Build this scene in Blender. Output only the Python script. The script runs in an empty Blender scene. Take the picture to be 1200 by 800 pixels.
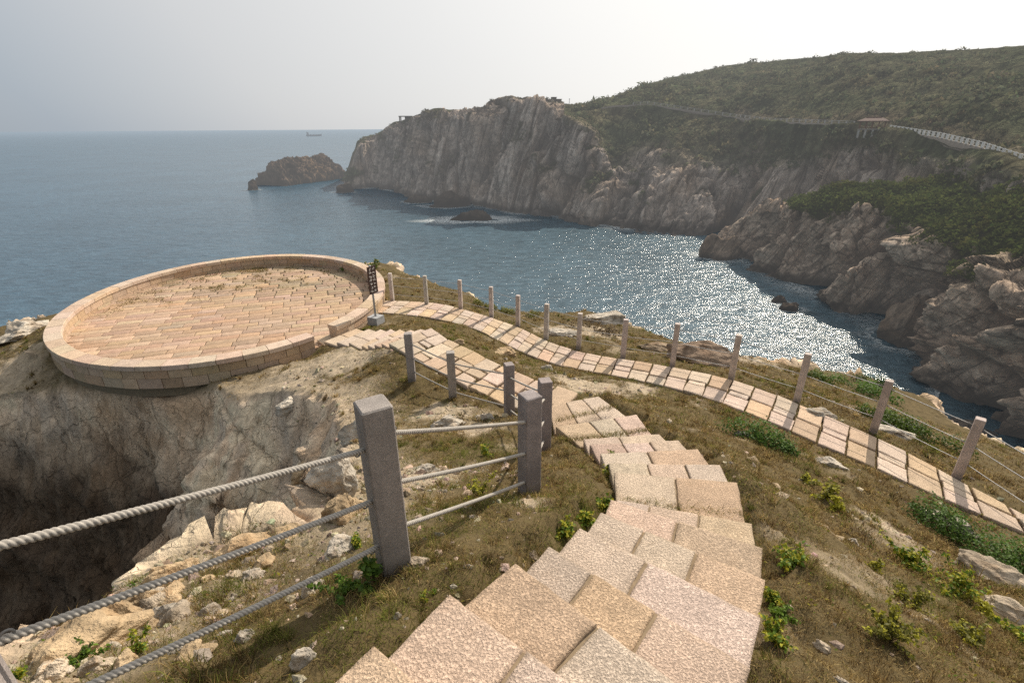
import bpy, math, random
import numpy as np
from mathutils import Vector, Matrix
random.seed(7); RNG = np.random.default_rng(7)
CZ = 36.0                                   # eye height above the sea (sea level is z = 0)
SC = bpy.context.scene; COL = SC.collection
# ------------------------------------------------------------------ survey helper
# Points of the place were surveyed as sight lines from the viewpoint plus a height (or a distance); these turn them into 3-D points.
F_ = 584.0; TH = math.atan2(250, 584); ROLL = math.radians(-0.38)
CT, ST, CR, SR = math.cos(TH), math.sin(TH), math.cos(ROLL), math.sin(ROLL)
def ray(px, py):
    x = (px-600)/F_; y = -(py-400)/F_
    xr = x*CR - y*SR; yr = y*CR + x*SR
    return np.array([xr, CT+yr*ST, -ST+yr*CT])
def at(px, py, z):                          # z relative to the eye
    r = ray(px, py); p = r*(z/r[2]); return np.array([p[0], p[1], z+CZ])
def atD(px, py, D):
    r = ray(px, py); p = r*(D/math.hypot(r[0], r[1])); p[2] += CZ; return p
def atY(px, py, Y):
    r = ray(px, py); p = r*(Y/r[1]); p[2] += CZ; return p
# ------------------------------------------------------------------ noise
_PERM = np.random.default_rng(3).permutation(256); _PERM = np.concatenate([_PERM, _PERM, _PERM])
_G = np.random.default_rng(4).normal(size=(256, 3)); _G /= np.linalg.norm(_G, axis=1)[:, None]
def perlin(P):
    P = np.asarray(P, float); i = np.floor(P).astype(np.int64); f = P-i; i &= 255
    u = f*f*f*(f*(f*6-15)+10); out = 0
    for dx in (0, 1):
        wx = u[:, 0] if dx else 1-u[:, 0]
        for dy in (0, 1):
            wy = u[:, 1] if dy else 1-u[:, 1]
            for dz in (0, 1):
                wz = u[:, 2] if dz else 1-u[:, 2]
                h = _PERM[_PERM[_PERM[(i[:, 0]+dx) & 255] + ((i[:, 1]+dy) & 255)] + ((i[:, 2]+dz) & 255)]
                g = _G[h]
                out = out + wx*wy*wz*(g[:, 0]*(f[:, 0]-dx)+g[:, 1]*(f[:, 1]-dy)+g[:, 2]*(f[:, 2]-dz))
    return out*1.5
def fbm(P, o=4, gain=.5, lac=2.03):
    a, s, t = 1., 0, 0; P = np.array(P, float)
    for k in range(o):
        s = s + a*perlin(P+17.3*k); t += a; a *= gain; P = P*lac
    return s/t*1.4
def facet(P, seed=0):                       # blocky broken relief: distance to the nearest of jittered cell points, flat faces and sharp creases
    P = np.asarray(P, float); i = np.floor(P).astype(np.int64); best = np.full(len(P), 9.); val = np.zeros(len(P))
    for dx in (-1, 0, 1):
        for dy in (-1, 0, 1):
            for dz in (-1, 0, 1):
                c = i+np.array([dx, dy, dz]); h = _PERM[_PERM[_PERM[(c[:, 0]+seed) & 255]+(c[:, 1] & 255)]+(c[:, 2] & 255)]; g = _G[h]
                d = P-(c+.5+.45*g); m = (d*d).sum(1); v = (d*_G[(h*7+3) & 255]).sum(1)*.9+_G[(h*5+1) & 255, 0]*.5
                k = m < best; best = np.where(k, m, best); val = np.where(k, v, val)
    return val
def ridged(P, o=4, gain=.5, lac=2.1):
    a, s, t = 1., 0, 0; P = np.array(P, float)
    for k in range(o):
        s = s + a*(1-np.abs(perlin(P+9.1*k))*2); t += a; a *= gain; P = P*lac
    return s/t
def sstep(a, b, x):
    t = np.clip((x-a)/(b-a), 0, 1); return t*t*(3-2*t)
def P3(x, y, z=0):
    x = np.asarray(x, float); return np.stack([x, np.asarray(y, float)+0*x, np.asarray(z, float)+0*x], 1)
# ------------------------------------------------------------------ mesh helpers
def make_mesh(name, V, quads=None, tris=None, mat=None, parent=None, smooth=True, col=None, link=True):
    me = bpy.data.meshes.new(name); V = np.asarray(V, np.float32)
    q = np.zeros((0, 4), np.int32) if quads is None or len(quads) == 0 else np.asarray(quads, np.int32)
    t = np.zeros((0, 3), np.int32) if tris is None or len(tris) == 0 else np.asarray(tris, np.int32)
    me.vertices.add(len(V)); me.vertices.foreach_set('co', V.ravel())
    me.loops.add(q.size+t.size); me.loops.foreach_set('vertex_index', np.concatenate([q.ravel(), t.ravel()]))
    me.polygons.add(len(q)+len(t))
    me.polygons.foreach_set('loop_start', np.concatenate([np.arange(len(q))*4, q.size+np.arange(len(t))*3]).astype(np.int32))
    me.polygons.foreach_set('use_smooth', np.full(len(q)+len(t), smooth))
    me.update(calc_edges=True); me.validate()
    if col is not None:
        c = np.ones((len(V), 4), np.float32); c[:, :np.shape(col)[1]] = col
        a = me.color_attributes.new('col', 'FLOAT_COLOR', 'POINT'); a.data.foreach_set('color', c.ravel())
    if mat is not None: me.materials.append(mat)
    o = bpy.data.objects.new(name, me)
    if link: COL.objects.link(o)
    if parent is not None: o.parent = parent
    return o
class MB:
    def __init__(s): s.v, s.q, s.t, s.c, s.n = [], [], [], [], 0
    def add(s, V, q=None, t=None, col=(1, 1, 1)):
        V = np.asarray(V, float)
        if q is not None and len(q): s.q.append(np.asarray(q)+s.n)
        if t is not None and len(t): s.t.append(np.asarray(t)+s.n)
        c = np.asarray(col, float); s.c.append(np.broadcast_to(c, (len(V), 3)) if c.ndim == 1 else c)
        s.v.append(V); s.n += len(V); return s
    def box(s, c, size, rz=0, col=(1, 1, 1), top=1.0, R=None):
        x, y, z = np.array(size)/2
        V = np.array([[-x, -y, -z], [x, -y, -z], [x, y, -z], [-x, y, -z], [-x*top, -y*top, z], [x*top, -y*top, z], [x*top, y*top, z], [-x*top, y*top, z]])
        if R is None: R = np.array(Matrix.Rotation(rz, 3, 'Z'))
        return s.add(V@np.asarray(R).T+np.array(c), [[0, 3, 2, 1], [4, 5, 6, 7], [0, 1, 5, 4], [1, 2, 6, 5], [2, 3, 7, 6], [3, 0, 4, 7]], col=col)
    def tube(s, pts, r, n=10, col=(1, 1, 1), prof=None, caps=True):
        pts = np.asarray(pts, float); m = len(pts); r = np.broadcast_to(r, m)
        T = np.gradient(pts, axis=0); T /= np.linalg.norm(T, axis=1)[:, None]+1e-12
        ref = np.array([0, 0, 1.]) if abs(T[0, 2]) < .9 else np.array([1., 0, 0])
        A = np.cross(T, ref); A /= np.linalg.norm(A, axis=1)[:, None]+1e-12; B = np.cross(T, A)
        th = np.linspace(0, 2*math.pi, n, endpoint=False)
        rad = np.ones((m, n)) if prof is None else prof(np.arange(m), th)
        V = pts[:, None, :] + (r[:, None]*rad)[:, :, None]*(np.cos(th)[None, :, None]*A[:, None, :]+np.sin(th)[None, :, None]*B[:, None, :])
        i = np.arange(m-1)[:, None]*n; j = np.arange(n)[None, :]; k = (j+1) % n
        q = np.stack([i+j, i+k, i+n+k, i+n+j], -1).reshape(-1, 4)
        V = V.reshape(-1, 3); t = []
        if caps:
            V = np.vstack([V, pts[0], pts[-1]])
            t = [[m*n, (a+1) % n, a] for a in range(n)]+[[m*n+1, (m-1)*n+a, (m-1)*n+(a+1) % n] for a in range(n)]
        return s.add(V, q, t, col=col)
    def build(s, name, mat, parent=None, smooth=False):
        return make_mesh(name, np.vstack(s.v), np.vstack(s.q) if s.q else None, np.vstack(s.t) if s.t else None, mat, parent, smooth, np.vstack(s.c))
def grid_quads(ny, nx, keep=None):
    i = np.arange(ny-1)[:, None]*nx+np.arange(nx-1)[None, :]
    q = np.stack([i, i+1, i+nx+1, i+nx], -1).reshape(-1, 4)
    return q if keep is None else q[keep.reshape(-1)]
def tag(o, label=None, cat=None, group=None, kind=None):
    for k, v in (('label', label), ('category', cat), ('group', group), ('kind', kind)):
        if v: o[k] = v
    return o
def empty(name, loc, label, cat, group=None):
    o = bpy.data.objects.new(name, None); COL.objects.link(o); o.location = loc; o.empty_display_size = .2
    return tag(o, label, cat, group)
def settle(child, parent):                  # world-space mesh under a moved Empty
    child.parent = parent; child.matrix_parent_inverse = Matrix.Translation(-parent.location); return child
def normals(V, ny, nx):
    G = V.reshape(ny, nx, 3); n = np.cross(np.gradient(G, axis=1), np.gradient(G, axis=0)).reshape(-1, 3)
    n /= np.linalg.norm(n, axis=1)[:, None]+1e-12; return n
# ------------------------------------------------------------------ materials
class NT:
    def __init__(s, name):
        s.m = bpy.data.materials.new(name); s.m.use_nodes = True; s.t = s.m.node_tree; s.n = s.t.nodes; s.n.clear()
        s.out = s.n.new('ShaderNodeOutputMaterial')
    def N(s, typ, **kw):
        n = s.n.new('ShaderNode'+typ)
        for k, v in kw.items():
            if k.startswith('_'): setattr(n, k[1:], v)
            else: s.put(n.inputs[k.replace('__', ' ')], v)
        return n
    def put(s, sock, v):
        if isinstance(v, bpy.types.NodeSocket): s.t.links.new(v, sock)
        else: sock.default_value = v
    def attr(s): return s.N('Attribute', _attribute_name='col').outputs['Color']
    def pos(s): return s.N('NewGeometry').outputs['Position']
    def noise(s, vec, scale, detail=4, rough=.55, dist=0, out='Fac'):
        n = s.N('TexNoise', Vector=vec, Scale=scale, Detail=detail, Roughness=rough, Distortion=dist); return n.outputs[out]
    def voro(s, vec, scale, feature='F1', out='Distance'):
        n = s.N('TexVoronoi', Vector=vec, Scale=scale, _feature=feature); return n.outputs[out]
    def math(s, op, a, b=0., c=None, clamp=False):
        n = s.n.new('ShaderNodeMath'); n.operation = op; n.use_clamp = clamp
        s.put(n.inputs[0], a); s.put(n.inputs[1], b)
        if c is not None: s.put(n.inputs[2], c)
        return n.outputs[0]
    def vmul(s, v, xyz):
        n = s.n.new('ShaderNodeVectorMath'); n.operation = 'MULTIPLY'; s.put(n.inputs[0], v); n.inputs[1].default_value = xyz; return n.outputs[0]
    def ramp(s, fac, stops):
        n = s.n.new('ShaderNodeValToRGB'); s.put(n.inputs[0], fac); e = n.color_ramp.elements
        while len(e) < len(stops): e.new(.5)
        for el, (p, c) in zip(e, stops): el.position = p; el.color = (*c, 1) if len(c) == 3 else c
        return n.outputs[0]
    def val(s, fac, a, b, lo=0., hi=1.):
        n = s.n.new('ShaderNodeMapRange'); s.put(n.inputs[0], fac)
        for k, v in enumerate((lo, hi, a, b)): n.inputs[k+1].default_value = v
        return n.outputs[0]
    def mix(s, fac, a, b, mode='MIX'):
        n = s.n.new('ShaderNodeMix'); n.data_type = 'RGBA'; n.blend_type = mode; n.clamp_factor = True
        s.put(n.inputs[0], fac); s.put(n.inputs[6], a); s.put(n.inputs[7], b); return n.outputs[2]
    def bump(s, h, strength, dist, normal=None):
        n = s.N('Bump', Strength=strength, Distance=dist, Height=h)
        if normal is not None: s.put(n.inputs['Normal'], normal)
        return n.outputs[0]
    def scale(s, col, f):
        n = s.n.new('ShaderNodeVectorMath'); n.operation = 'SCALE'; s.put(n.inputs[0], col); s.put(n.inputs['Scale'], f); return n.outputs[0]
    def bsdf(s, color, rough=.9, spec=.25, normal=None, **kw):
        b = s.N('BsdfPrincipled', Base__Color=color, Roughness=rough); b.inputs['Specular IOR Level'].default_value = spec
        if normal is not None: s.put(b.inputs['Normal'], normal)
        for k, v in kw.items(): s.put(b.inputs[k.replace('__', ' ')], v)
        return b.outputs[0]
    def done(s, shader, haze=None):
        if haze:                            # sea haze air light mixed in as painted glow, by distance from the viewpoint
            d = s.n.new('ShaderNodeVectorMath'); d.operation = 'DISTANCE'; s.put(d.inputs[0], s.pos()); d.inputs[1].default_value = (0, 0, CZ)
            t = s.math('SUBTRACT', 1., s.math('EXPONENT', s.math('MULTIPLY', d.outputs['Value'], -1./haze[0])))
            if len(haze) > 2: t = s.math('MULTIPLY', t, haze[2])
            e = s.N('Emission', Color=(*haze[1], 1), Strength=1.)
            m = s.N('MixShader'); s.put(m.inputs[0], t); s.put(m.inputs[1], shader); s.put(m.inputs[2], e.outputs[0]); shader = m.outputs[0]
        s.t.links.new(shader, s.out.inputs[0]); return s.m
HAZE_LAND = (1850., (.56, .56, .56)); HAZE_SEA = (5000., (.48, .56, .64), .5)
def mat_ground():
    k = NT('coastal_ground'); p = k.pos(); at_ = k.N('Attribute', _attribute_name='col'); c = at_.outputs['Color']; rk = at_.outputs['Alpha']
    f1 = k.noise(p, 9, 6, .65); f2 = k.noise(p, 55, 4, .7); f3 = k.noise(p, 3.2, 8, .7, .8)
    w = k.N('VectorMath', _operation='ADD'); k.put(w.inputs[0], k.vmul(p, (1, 1, .6))); k.put(w.inputs[1], k.vmul(k.N('TexNoise', Vector=p, Scale=2.2, Detail=4.).outputs['Color'], (.5, .5, .5)))
    cr = k.val(k.voro(w.outputs[0], .85, 'DISTANCE_TO_EDGE'), 0, 1, 0, .028); cr2 = k.val(k.voro(w.outputs[0], 3.1, 'DISTANCE_TO_EDGE'), 0, 1, 0, .02)
    cr = k.math('MULTIPLY', cr, k.math('MAXIMUM', cr2, k.val(f3, 1, 0, .42, .55)))
    c = k.scale(c, k.val(f1, .78, 1.22, .25, .75)); c = k.scale(c, k.val(f2, .78, 1.22, .25, .75))
    c = k.scale(c, k.math('ADD', 1., k.math('MULTIPLY', rk, k.val(f3, -.30, .30, .3, .7)))); c = k.scale(c, k.math('SUBTRACT', 1., k.math('MULTIPLY', k.math('MULTIPLY', rk, .24), k.math('SUBTRACT', 1., cr))))
    h = k.math('ADD', k.math('MULTIPLY', f1, 1.), k.math('MULTIPLY', f2, .35)); h = k.math('ADD', h, k.math('MULTIPLY', rk, k.math('ADD', k.math('MULTIPLY', f3, 3.), k.math('MULTIPLY', cr, 1.1))))
    return k.done(k.bsdf(c, .95, .12, k.bump(h, .85, .045)))
def mat_rock(name, scale=1., haze=None, bump=.12, strata=False):
    k = NT(name); p = k.pos(); c = k.attr()
    f1 = k.noise(p, 2.2*scale, 8, .65, .4); f2 = k.noise(p, 14*scale, 5, .7)
    cr = k.voro(k.vmul(p, (1, 1, .55)), 1.1*scale, 'DISTANCE_TO_EDGE')
    cr = k.val(cr, 0, 1, 0, .07)
    c = k.scale(c, k.val(f1, .5, 1.5, .25, .75)); c = k.scale(c, k.val(f2, .72, 1.28, .25, .75)); c = k.scale(c, k.val(cr, .72, 1.))
    h = k.math('ADD', k.math('ADD', f1, k.math('MULTIPLY', f2, .3)), k.math('MULTIPLY', cr, .12))
    if strata:                              # steep leaning beds: fine ribs and open cracks
        def dot(v): n = k.n.new('ShaderNodeVectorMath'); n.operation = 'DOT_PRODUCT'; k.put(n.inputs[0], p); n.inputs[1].default_value = v; return n.outputs['Value']
        q = k.N('CombineXYZ', X=dot(strata[0]), Y=dot(strata[1]), Z=dot((0, 0, strata[2]))).outputs[0]
        s1 = k.noise(q, .22, 8, .68, .25); s2 = k.noise(q, .75, 6, .7); cr2 = k.val(k.voro(q, .20, 'DISTANCE_TO_EDGE'), 0, 1, 0, .05)
        c = k.scale(c, k.val(s1, .55, 1.45, .3, .7)); c = k.scale(c, k.val(s2, .7, 1.3, .3, .7)); c = k.scale(c, k.val(cr2, .62, 1.))
        h = k.math('ADD', k.math('MULTIPLY', h, .35), k.math('ADD', k.math('MULTIPLY', s1, 1.6), k.math('ADD', k.math('MULTIPLY', s2, .6), k.math('MULTIPLY', cr2, .25))))
    return k.done(k.bsdf(c, .95, .0 if strata else .15, k.bump(h, 1., bump/scale)), haze)
def mat_slab(name, pits=1., sc=1.):
    k = NT(name); p = k.pos(); c = k.attr()
    st = k.noise(p, 5*sc, 5, .6, .3); fine = k.noise(p, 190, 3, .7); mid = k.noise(k.vmul(p, (1, 1, 1)), 78, 4, .6, .3)
    v = k.voro(p, 85, 'SMOOTH_F1')
    c = k.scale(c, k.val(st, .82, 1.16, .25, .75)); c = k.scale(c, k.val(fine, .85, 1.15, .3, .7))
    pit = k.val(mid, 0, 1, .36, .6)
    c = k.scale(c, k.val(pit, .62, 1.06))
    c = k.mix(k.val(k.noise(p, 3.1*sc, 6, .7, .6), 0, .45, .55, .8), c, k.scale(k.mix(.5, c, (.45, .25, .11, 1)), .92))
    h = k.math('ADD', k.math('MULTIPLY', pit, 1.), k.math('MULTIPLY', v, .25)); h = k.math('ADD', h, k.math('MULTIPLY', fine, .3))
    return k.done(k.bsdf(c, .85, .25, k.bump(h, .8, .0075*pits)))
def mat_granite():
    k = NT('grey_granite'); p = k.pos(); c = k.attr()
    g = k.noise(p, 260, 2, .8); g2 = k.voro(p, 330, 'F1', 'Color'); g2 = k.N('SeparateColor', Color=g2).outputs[0]
    c = k.scale(c, k.val(g, .62, 1.3, .3, .7)); c = k.scale(c, k.val(g2, .72, 1.2)); c = k.scale(c, k.val(k.noise(p, 6, 5, .6), .78, 1.18, .3, .7))
    return k.done(k.bsdf(c, .8, .3, k.bump(g, .5, .004)))
def mat_plain(name, rough=.7, spec=.3, metal=0., var=.3, sc=20, haze=None):
    k = NT(name); c = k.scale(k.attr(), k.val(k.noise(k.pos(), sc, 5, .65), 1-var, 1+var, .25, .75))
    return k.done(k.bsdf(c, rough, spec, Metallic=metal), haze)
def mat_leaf(name, trans=.4, haze=None, rough=.55, spec=.2):
    k = NT(name); c = k.attr()
    b = k.bsdf(c, rough, spec); t = k.N('BsdfTranslucent', Color=k.scale(c, 1.25)).outputs[0]
    m = k.N('MixShader'); m.inputs[0].default_value = trans; k.put(m.inputs[1], b); k.put(m.inputs[2], t)
    return k.done(m.outputs[0], haze)
def mat_sea():
    k = NT('sea_water'); p = k.pos()
    w1 = k.noise(k.vmul(p, (1, 1.5, 1)), .055, 3, .5, .3); w2 = k.math('ADD', k.math('MULTIPLY', k.noise(k.vmul(p, (1, 1.5, 1)), .17, 2, .5, .4), 1.3), k.noise(k.vmul(p, (1, 1.4, 1)), .46, 4, .6, .5)); w3 = k.noise(k.vmul(p, (1, 1.3, 1)), 1.9, 3, .65, .5)
    h = k.math('ADD', k.math('MULTIPLY', w1, 1.3), k.math('ADD', k.math('MULTIPLY', w2, .74), k.math('MULTIPLY', w3, .26)))
    xy = k.N('SeparateXYZ', Vector=p); bay = k.math('MULTIPLY', k.val(xy.outputs[0], 0, 1, -110, 60), k.val(xy.outputs[1], 1, 0, 230, 420))       # broad sun sheen painted in as paler water inside the bay
    tint = k.mix(bay, (.050, .098, .140, 1), (.092, .142, .172, 1)); tint = k.scale(tint, k.val(k.noise(p, .02, 5, .6), .8, 1.2, .3, .7)); tint = k.scale(tint, k.val(k.noise(k.vmul(p, (.55, 1.25, 1)), .42, 4, .65, .6), .68, 1.32, .32, .68))  # last scale paints the ripples' light and dark faces into the tint
    d = k.n.new('ShaderNodeVectorMath'); d.operation = 'DISTANCE'; k.put(d.inputs[0], p); d.inputs[1].default_value = (0, 0, CZ)
    rough = k.val(k.math('EXPONENT', k.math('MULTIPLY', d.outputs['Value'], -1/900.)), .32, .17)     # far out the ripples are finer than the eye resolves
    b = k.bsdf(tint, rough, .5, k.bump(h, 1., .50), IOR=1.33)
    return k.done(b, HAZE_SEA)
def mat_foam():
    k = NT('foam'); p = k.pos(); n = k.noise(p, 1.3, 6, .7, .5)
    b = k.bsdf((.62, .66, .67, 1), .7, .3); t = k.N('BsdfTransparent').outputs[0]
    m = k.N('MixShader'); k.put(m.inputs[0], k.math('MULTIPLY', k.val(n, 0, 1, .40, .56), k.N('SeparateColor', Color=k.attr()).outputs[0])); k.put(m.inputs[1], t); k.put(m.inputs[2], b)
    return k.done(m.outputs[0])
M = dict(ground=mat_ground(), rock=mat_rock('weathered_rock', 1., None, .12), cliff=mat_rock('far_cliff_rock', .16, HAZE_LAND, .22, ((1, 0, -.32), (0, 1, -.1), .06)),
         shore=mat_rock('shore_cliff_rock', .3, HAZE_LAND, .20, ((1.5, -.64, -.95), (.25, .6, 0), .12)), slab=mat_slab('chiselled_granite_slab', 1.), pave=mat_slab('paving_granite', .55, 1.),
         granite=mat_granite(), rope=mat_plain('pale_rope', .9, .1, 0, .25, 60), steel=mat_plain('weathered_steel', .6, .3, .25, .2, 30),
         paint=mat_plain('sign_paint', .5, .4, 0, .12, 25), concrete=mat_plain('grey_concrete', .9, .2, 0, .3, 12), mortar=mat_plain('mortar_bed', .95, .1, 0, .3, 18),
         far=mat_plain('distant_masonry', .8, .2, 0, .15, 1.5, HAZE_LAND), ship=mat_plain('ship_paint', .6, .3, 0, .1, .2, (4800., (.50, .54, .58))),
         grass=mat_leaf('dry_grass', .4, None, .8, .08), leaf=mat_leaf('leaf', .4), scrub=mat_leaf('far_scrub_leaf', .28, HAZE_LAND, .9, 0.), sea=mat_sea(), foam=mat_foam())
# ------------------------------------------------------------------ survey of the site
Z_PATH = lambda px: np.interp(px, [444, 600, 640, 700, 760, 820, 860, 1300], [-6.2, -6.15, -6.02, -5.86, -5.66, -5.52, -5.46, -5.44])
STEP_Z0, RISE = -1.95, .17
NOSE = [((435, 749), (497, 800)), ((527, 691), (672, 799)), ((604, 657), (795, 797)), ((643, 636), (883, 781)), ((679, 616), (894, 721)), ((704, 598), (899, 678)), ((715, 583), (895, 641)),
        ((723, 584), (882, 611)), ((719, 552), (865, 564)), ((712, 541), (844, 543)), ((703, 530), (818, 525)), ((690, 520), (795, 515)), ((683, 514), (773, 507)), ((650, 499), (746, 484)), ((643, 474), (701, 463))]
def stair_quads():
    out = []; prev = None
    for i, (a, b) in enumerate(NOSE):
        z = STEP_Z0-RISE*i; A = at(*a, z); B = at(*b, z)
        if i == 0: B = A+np.array([.8, -.6, 0])*1.2; prev = (A-np.array([.6, .8, 0])*.45, B-np.array([.6, .8, 0])*.45)
        if i == 1: B = A+(B-A)/np.linalg.norm(B-A)*1.2
        if i == 2: B = A+(B-A)/np.linalg.norm(B-A)*1.22
        pa, pb = prev[0].copy(), prev[1].copy(); pa[2] = pb[2] = z+CZ
        out.append((pa, pb, B, A)); prev = (A, B)
    return out                              # near-left, near-right, far-right, far-left
STAIR = stair_quads()
PATIO_IN = [(644, 497), (577, 467), (523, 440.5), (477, 415), (454, 402)]            # left (raised) edge
PATIO_OUT = [(678, 460), (620, 441), (581.6, 424), (553.7, 410), (528, 398.5), (505, 383)]
def zpat(px): return np.interp(px, [454, 577, 680], [-5.12, -4.95, -4.78])
PAT_L = [at(*p, zpat(p[0])) for p in PATIO_IN]; PAT_R = [at(*p, zpat(p[0])) for p in PATIO_OUT]
TEETH = [(454, 402), (446, 402.5), (438, 404), (430, 404.5), (423, 405), (408, 401.5), (394, 401), (379, 400), (371, 398)]
RENDS = [(505, 383), (493, 385), (481, 386), (468, 385.5), (458, 385), (446, 385.5), (432, 385), (417, 384.5), (401, 384.5)]
LOW = [(at(*a, -5.12-.125*i), at(*b, -5.12-.125*i)) for i, (a, b) in enumerate(zip(TEETH, RENDS))]
INN = [(432, 366), (444, 365.6), (470, 368), (498, 371), (520, 375), (544, 381), (566, 389), (582, 398), (602, 408), (626, 418), (652, 428), (707, 437.5), (767.5, 448.7), (810, 460), (855, 475), (906, 495), (957.5, 519), (1026, 547), (1096, 580), (1174, 613), (1260, 648)]
OUTE = [(452, 352), (466, 352), (490, 353), (514, 354.5), (535, 360), (552, 364), (568, 369), (588, 376), (612, 384), (638, 398), (675, 411), (710, 417.5), (762.5, 425), (805, 432.5), (847.5, 441), (900, 457.5), (951, 479), (1009.5, 503.5), (1071, 532), (1141.5, 571), (1230, 616)]
def resample(P, n=None, step=None):
    P = np.asarray(P, float); s = np.r_[0, np.cumsum(np.linalg.norm(np.diff(P, axis=0), axis=1))]
    t = np.linspace(0, s[-1], n or int(s[-1]/step)+1); return np.stack([np.interp(t, s, P[:, k]) for k in range(3)], 1)
def smooth_line(P, it=3):
    P = P.copy()
    for _ in range(it): P[1:-1] = (P[:-2]+2*P[1:-1]+P[2:])/4
    return P
PI_ = smooth_line(resample([at(*p, Z_PATH(p[0])) for p in INN], 120), 6); PO_ = smooth_line(resample([at(*p, Z_PATH(p[0])) for p in OUTE], 120), 6)
RIM_Z, FLOOR_Z = -5.7, -6.2
EC, ER, _er = np.array([-10.432, 18.169]), np.array([6.481, 5.436]), -1.2327
EV = np.array([[math.cos(_er), -math.sin(_er)], [math.sin(_er), math.cos(_er)]])
def ell(t, inset=0.): return EC + (np.cos(t)[:, None]*(ER[0]-inset)*EV[:, 0]+np.sin(t)[:, None]*(ER[1]-inset)*EV[:, 1])
def ell_t(P):
    d = (np.asarray(P)[:2]-EC)@EV; return math.atan2(d[1]/ER[1], d[0]/ER[0])
# post positions (base point on the ground, height)
R_PX = [((460, 352), (458, 320)), ((500, 356), (498, 323)), ((540, 361), (537, 328)), ((576, 370), (575, 336)), ((607, 381), (608, 346)), ((640, 396), (640, 356)), ((678, 407), (680, 367)), ((730, 417), (732, 374)), ((788, 427), (794, 379)), ((857, 442), (865, 392)), ((934, 468), (946, 414)), ((1024, 503), (1044, 446)), ((1122, 556), (1152, 491))]
def post_at(b, t, z):
    B = at(*b, z); D = math.hypot(B[0], B[1]); return B, atD(*t, D)[2]-B[2]
RP = [post_at(b, t, float(Z_PATH(b[0]))) for b, t in R_PX]; RP.append((np.array([7.72, 5.05, CZ-5.44]), 1.1))
L_PX = [((462, 662), (438, 472), -2.37), ((620, 580), (622, 462), -3.23), ((637, 528), (637, 445), -4.10), ((597, 490), (597, 426), -4.88), ((531, 469), (530, 412), -5.12), ((483, 445), (480, 390), -5.05)]
LP = [(np.array([-1.60, .93, CZ-1.93]), 1.1)]+[post_at(b, t, z) for b, t, z in L_PX]
# ------------------------------------------------------------------ near headland: height field
def rbf(pts, smooth=0.):
    P = np.asarray(pts, float); m = P[:, :2]; n = len(P)
    K = np.linalg.norm(m[:, None]-m[None], axis=2); A = np.zeros((n+3, n+3)); A[:n, :n] = -K+np.eye(n)*smooth; A[:n, n] = 1; A[:n, n+1:] = m; A[n:, :n] = A[:n, n:].T
    w = np.linalg.solve(A, np.r_[P[:, 2], 0, 0, 0])
    def ev(x, y):
        out = w[n]+w[n+1]*x+w[n+2]*y
        for k in range(n): out = out-w[k]*np.sqrt((x-m[k, 0])**2+(y-m[k, 1])**2)
        return out
    return ev
def seg_dist(x, y, poly, closed=True):      # signed distance, negative inside
    poly = np.asarray(poly, float)[:, :2]; n = len(poly); d = np.full(x.shape, 1e9); ins = np.zeros(x.shape, bool)
    for i in range(n if closed else n-1):
        a, b = poly[i], poly[(i+1) % n]; e = b-a; t = np.clip(((x-a[0])*e[0]+(y-a[1])*e[1])/(e@e+1e-12), 0, 1)
        d = np.minimum(d, np.hypot(x-a[0]-t*e[0], y-a[1]-t*e[1]))
        if closed and a[1] != b[1]:
            c = ((a[1] > y) != (b[1] > y)) & (x < (b[0]-a[0])*(y-a[1])/(b[1]-a[1])+a[0]); ins ^= c
    return np.where(ins, -d, d) if closed else d
TP = []
def tp(*l):
    for px, py, z in l: TP.append(at(px, py, z))
tp((380, 797, -2.08), (500, 700, -2.32), (420, 720, -2.3), (350, 760, -2.2), (300, 720, -2.5), (250, 780, -2.15), (462, 662, -2.37), (620, 580, -3.23), (637, 528, -4.1), (597, 490, -4.88), (531, 469, -5.12), (483, 445, -5.05),
   (75, 735, -2.62), (130, 690, -2.85), (200, 656, -3.0), (260, 640, -3.05), (300, 628, -3.0), (368, 615, -2.9), (388, 592, -3.05), (404, 576, -3.15), (500, 600, -2.95), (550, 560, -3.45), (520, 490, -4.65), (480, 500, -4.65), (450, 530, -4.1), (435, 470, -5.2), (415, 462, -5.4),
   (372, 458, -5.65), (320, 454, -6.05), (292, 456, -6.25), (380, 420, -5.85), (340, 425, -6.1), (300, 425, -6.35), (430, 430, -5.5), (250, 440, -6.45), (210, 456, -6.75), (112, 448, -6.9), (60, 452, -7.1), (30, 456, -7.3), (0, 458, -7.4), (40, 425, -6.8), (0, 430, -7.1), (30, 400, -6.75), (0, 388, -7.2), (50, 376, -6.8),
   (900, 745, -2.85), (905, 690, -3.05), (940, 760, -2.95), (1000, 785, -3.0), (1190, 795, -3.5), (1100, 710, -4.0), (1180, 660, -5.1), (1130, 640, -5.25), (1000, 630, -4.35), (920, 640, -3.45), (900, 560, -4.3), (840, 500, -4.95), (980, 545, -5.25), (800, 470, -5.35), (720, 450, -5.5), (700, 470, -5.0), (770, 500, -4.45),
   (540, 380, -5.95), (580, 410, -5.75), (640, 432, -5.6), (690, 455, -5.35), (450, 375, -6.15), (480, 376, -6.05),
   (446, 308, -6.9), (464, 318, -6.75), (506, 333, -6.7), (536, 341, -6.75), (572, 364, -6.6), (620, 366, -7.0), (660, 366, -6.9), (685, 365, -7.0), (717, 375, -6.9), (742, 385, -6.8), (690, 390, -6.3), (770, 400, -6.6), (845, 412, -6.6), (867, 417, -6.6), (910, 427, -6.7), (960, 436, -7.0), (1020, 442, -7.5), (1035, 457, -7.4), (1068, 463, -7.8), (1092, 487, -7.6), (1158, 514, -7.4), (1200, 535, -7.3), (1000, 470, -6.2), (1090, 515, -6.1), (1170, 560, -5.95), (900, 440, -6.15), (820, 420, -6.0))
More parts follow.
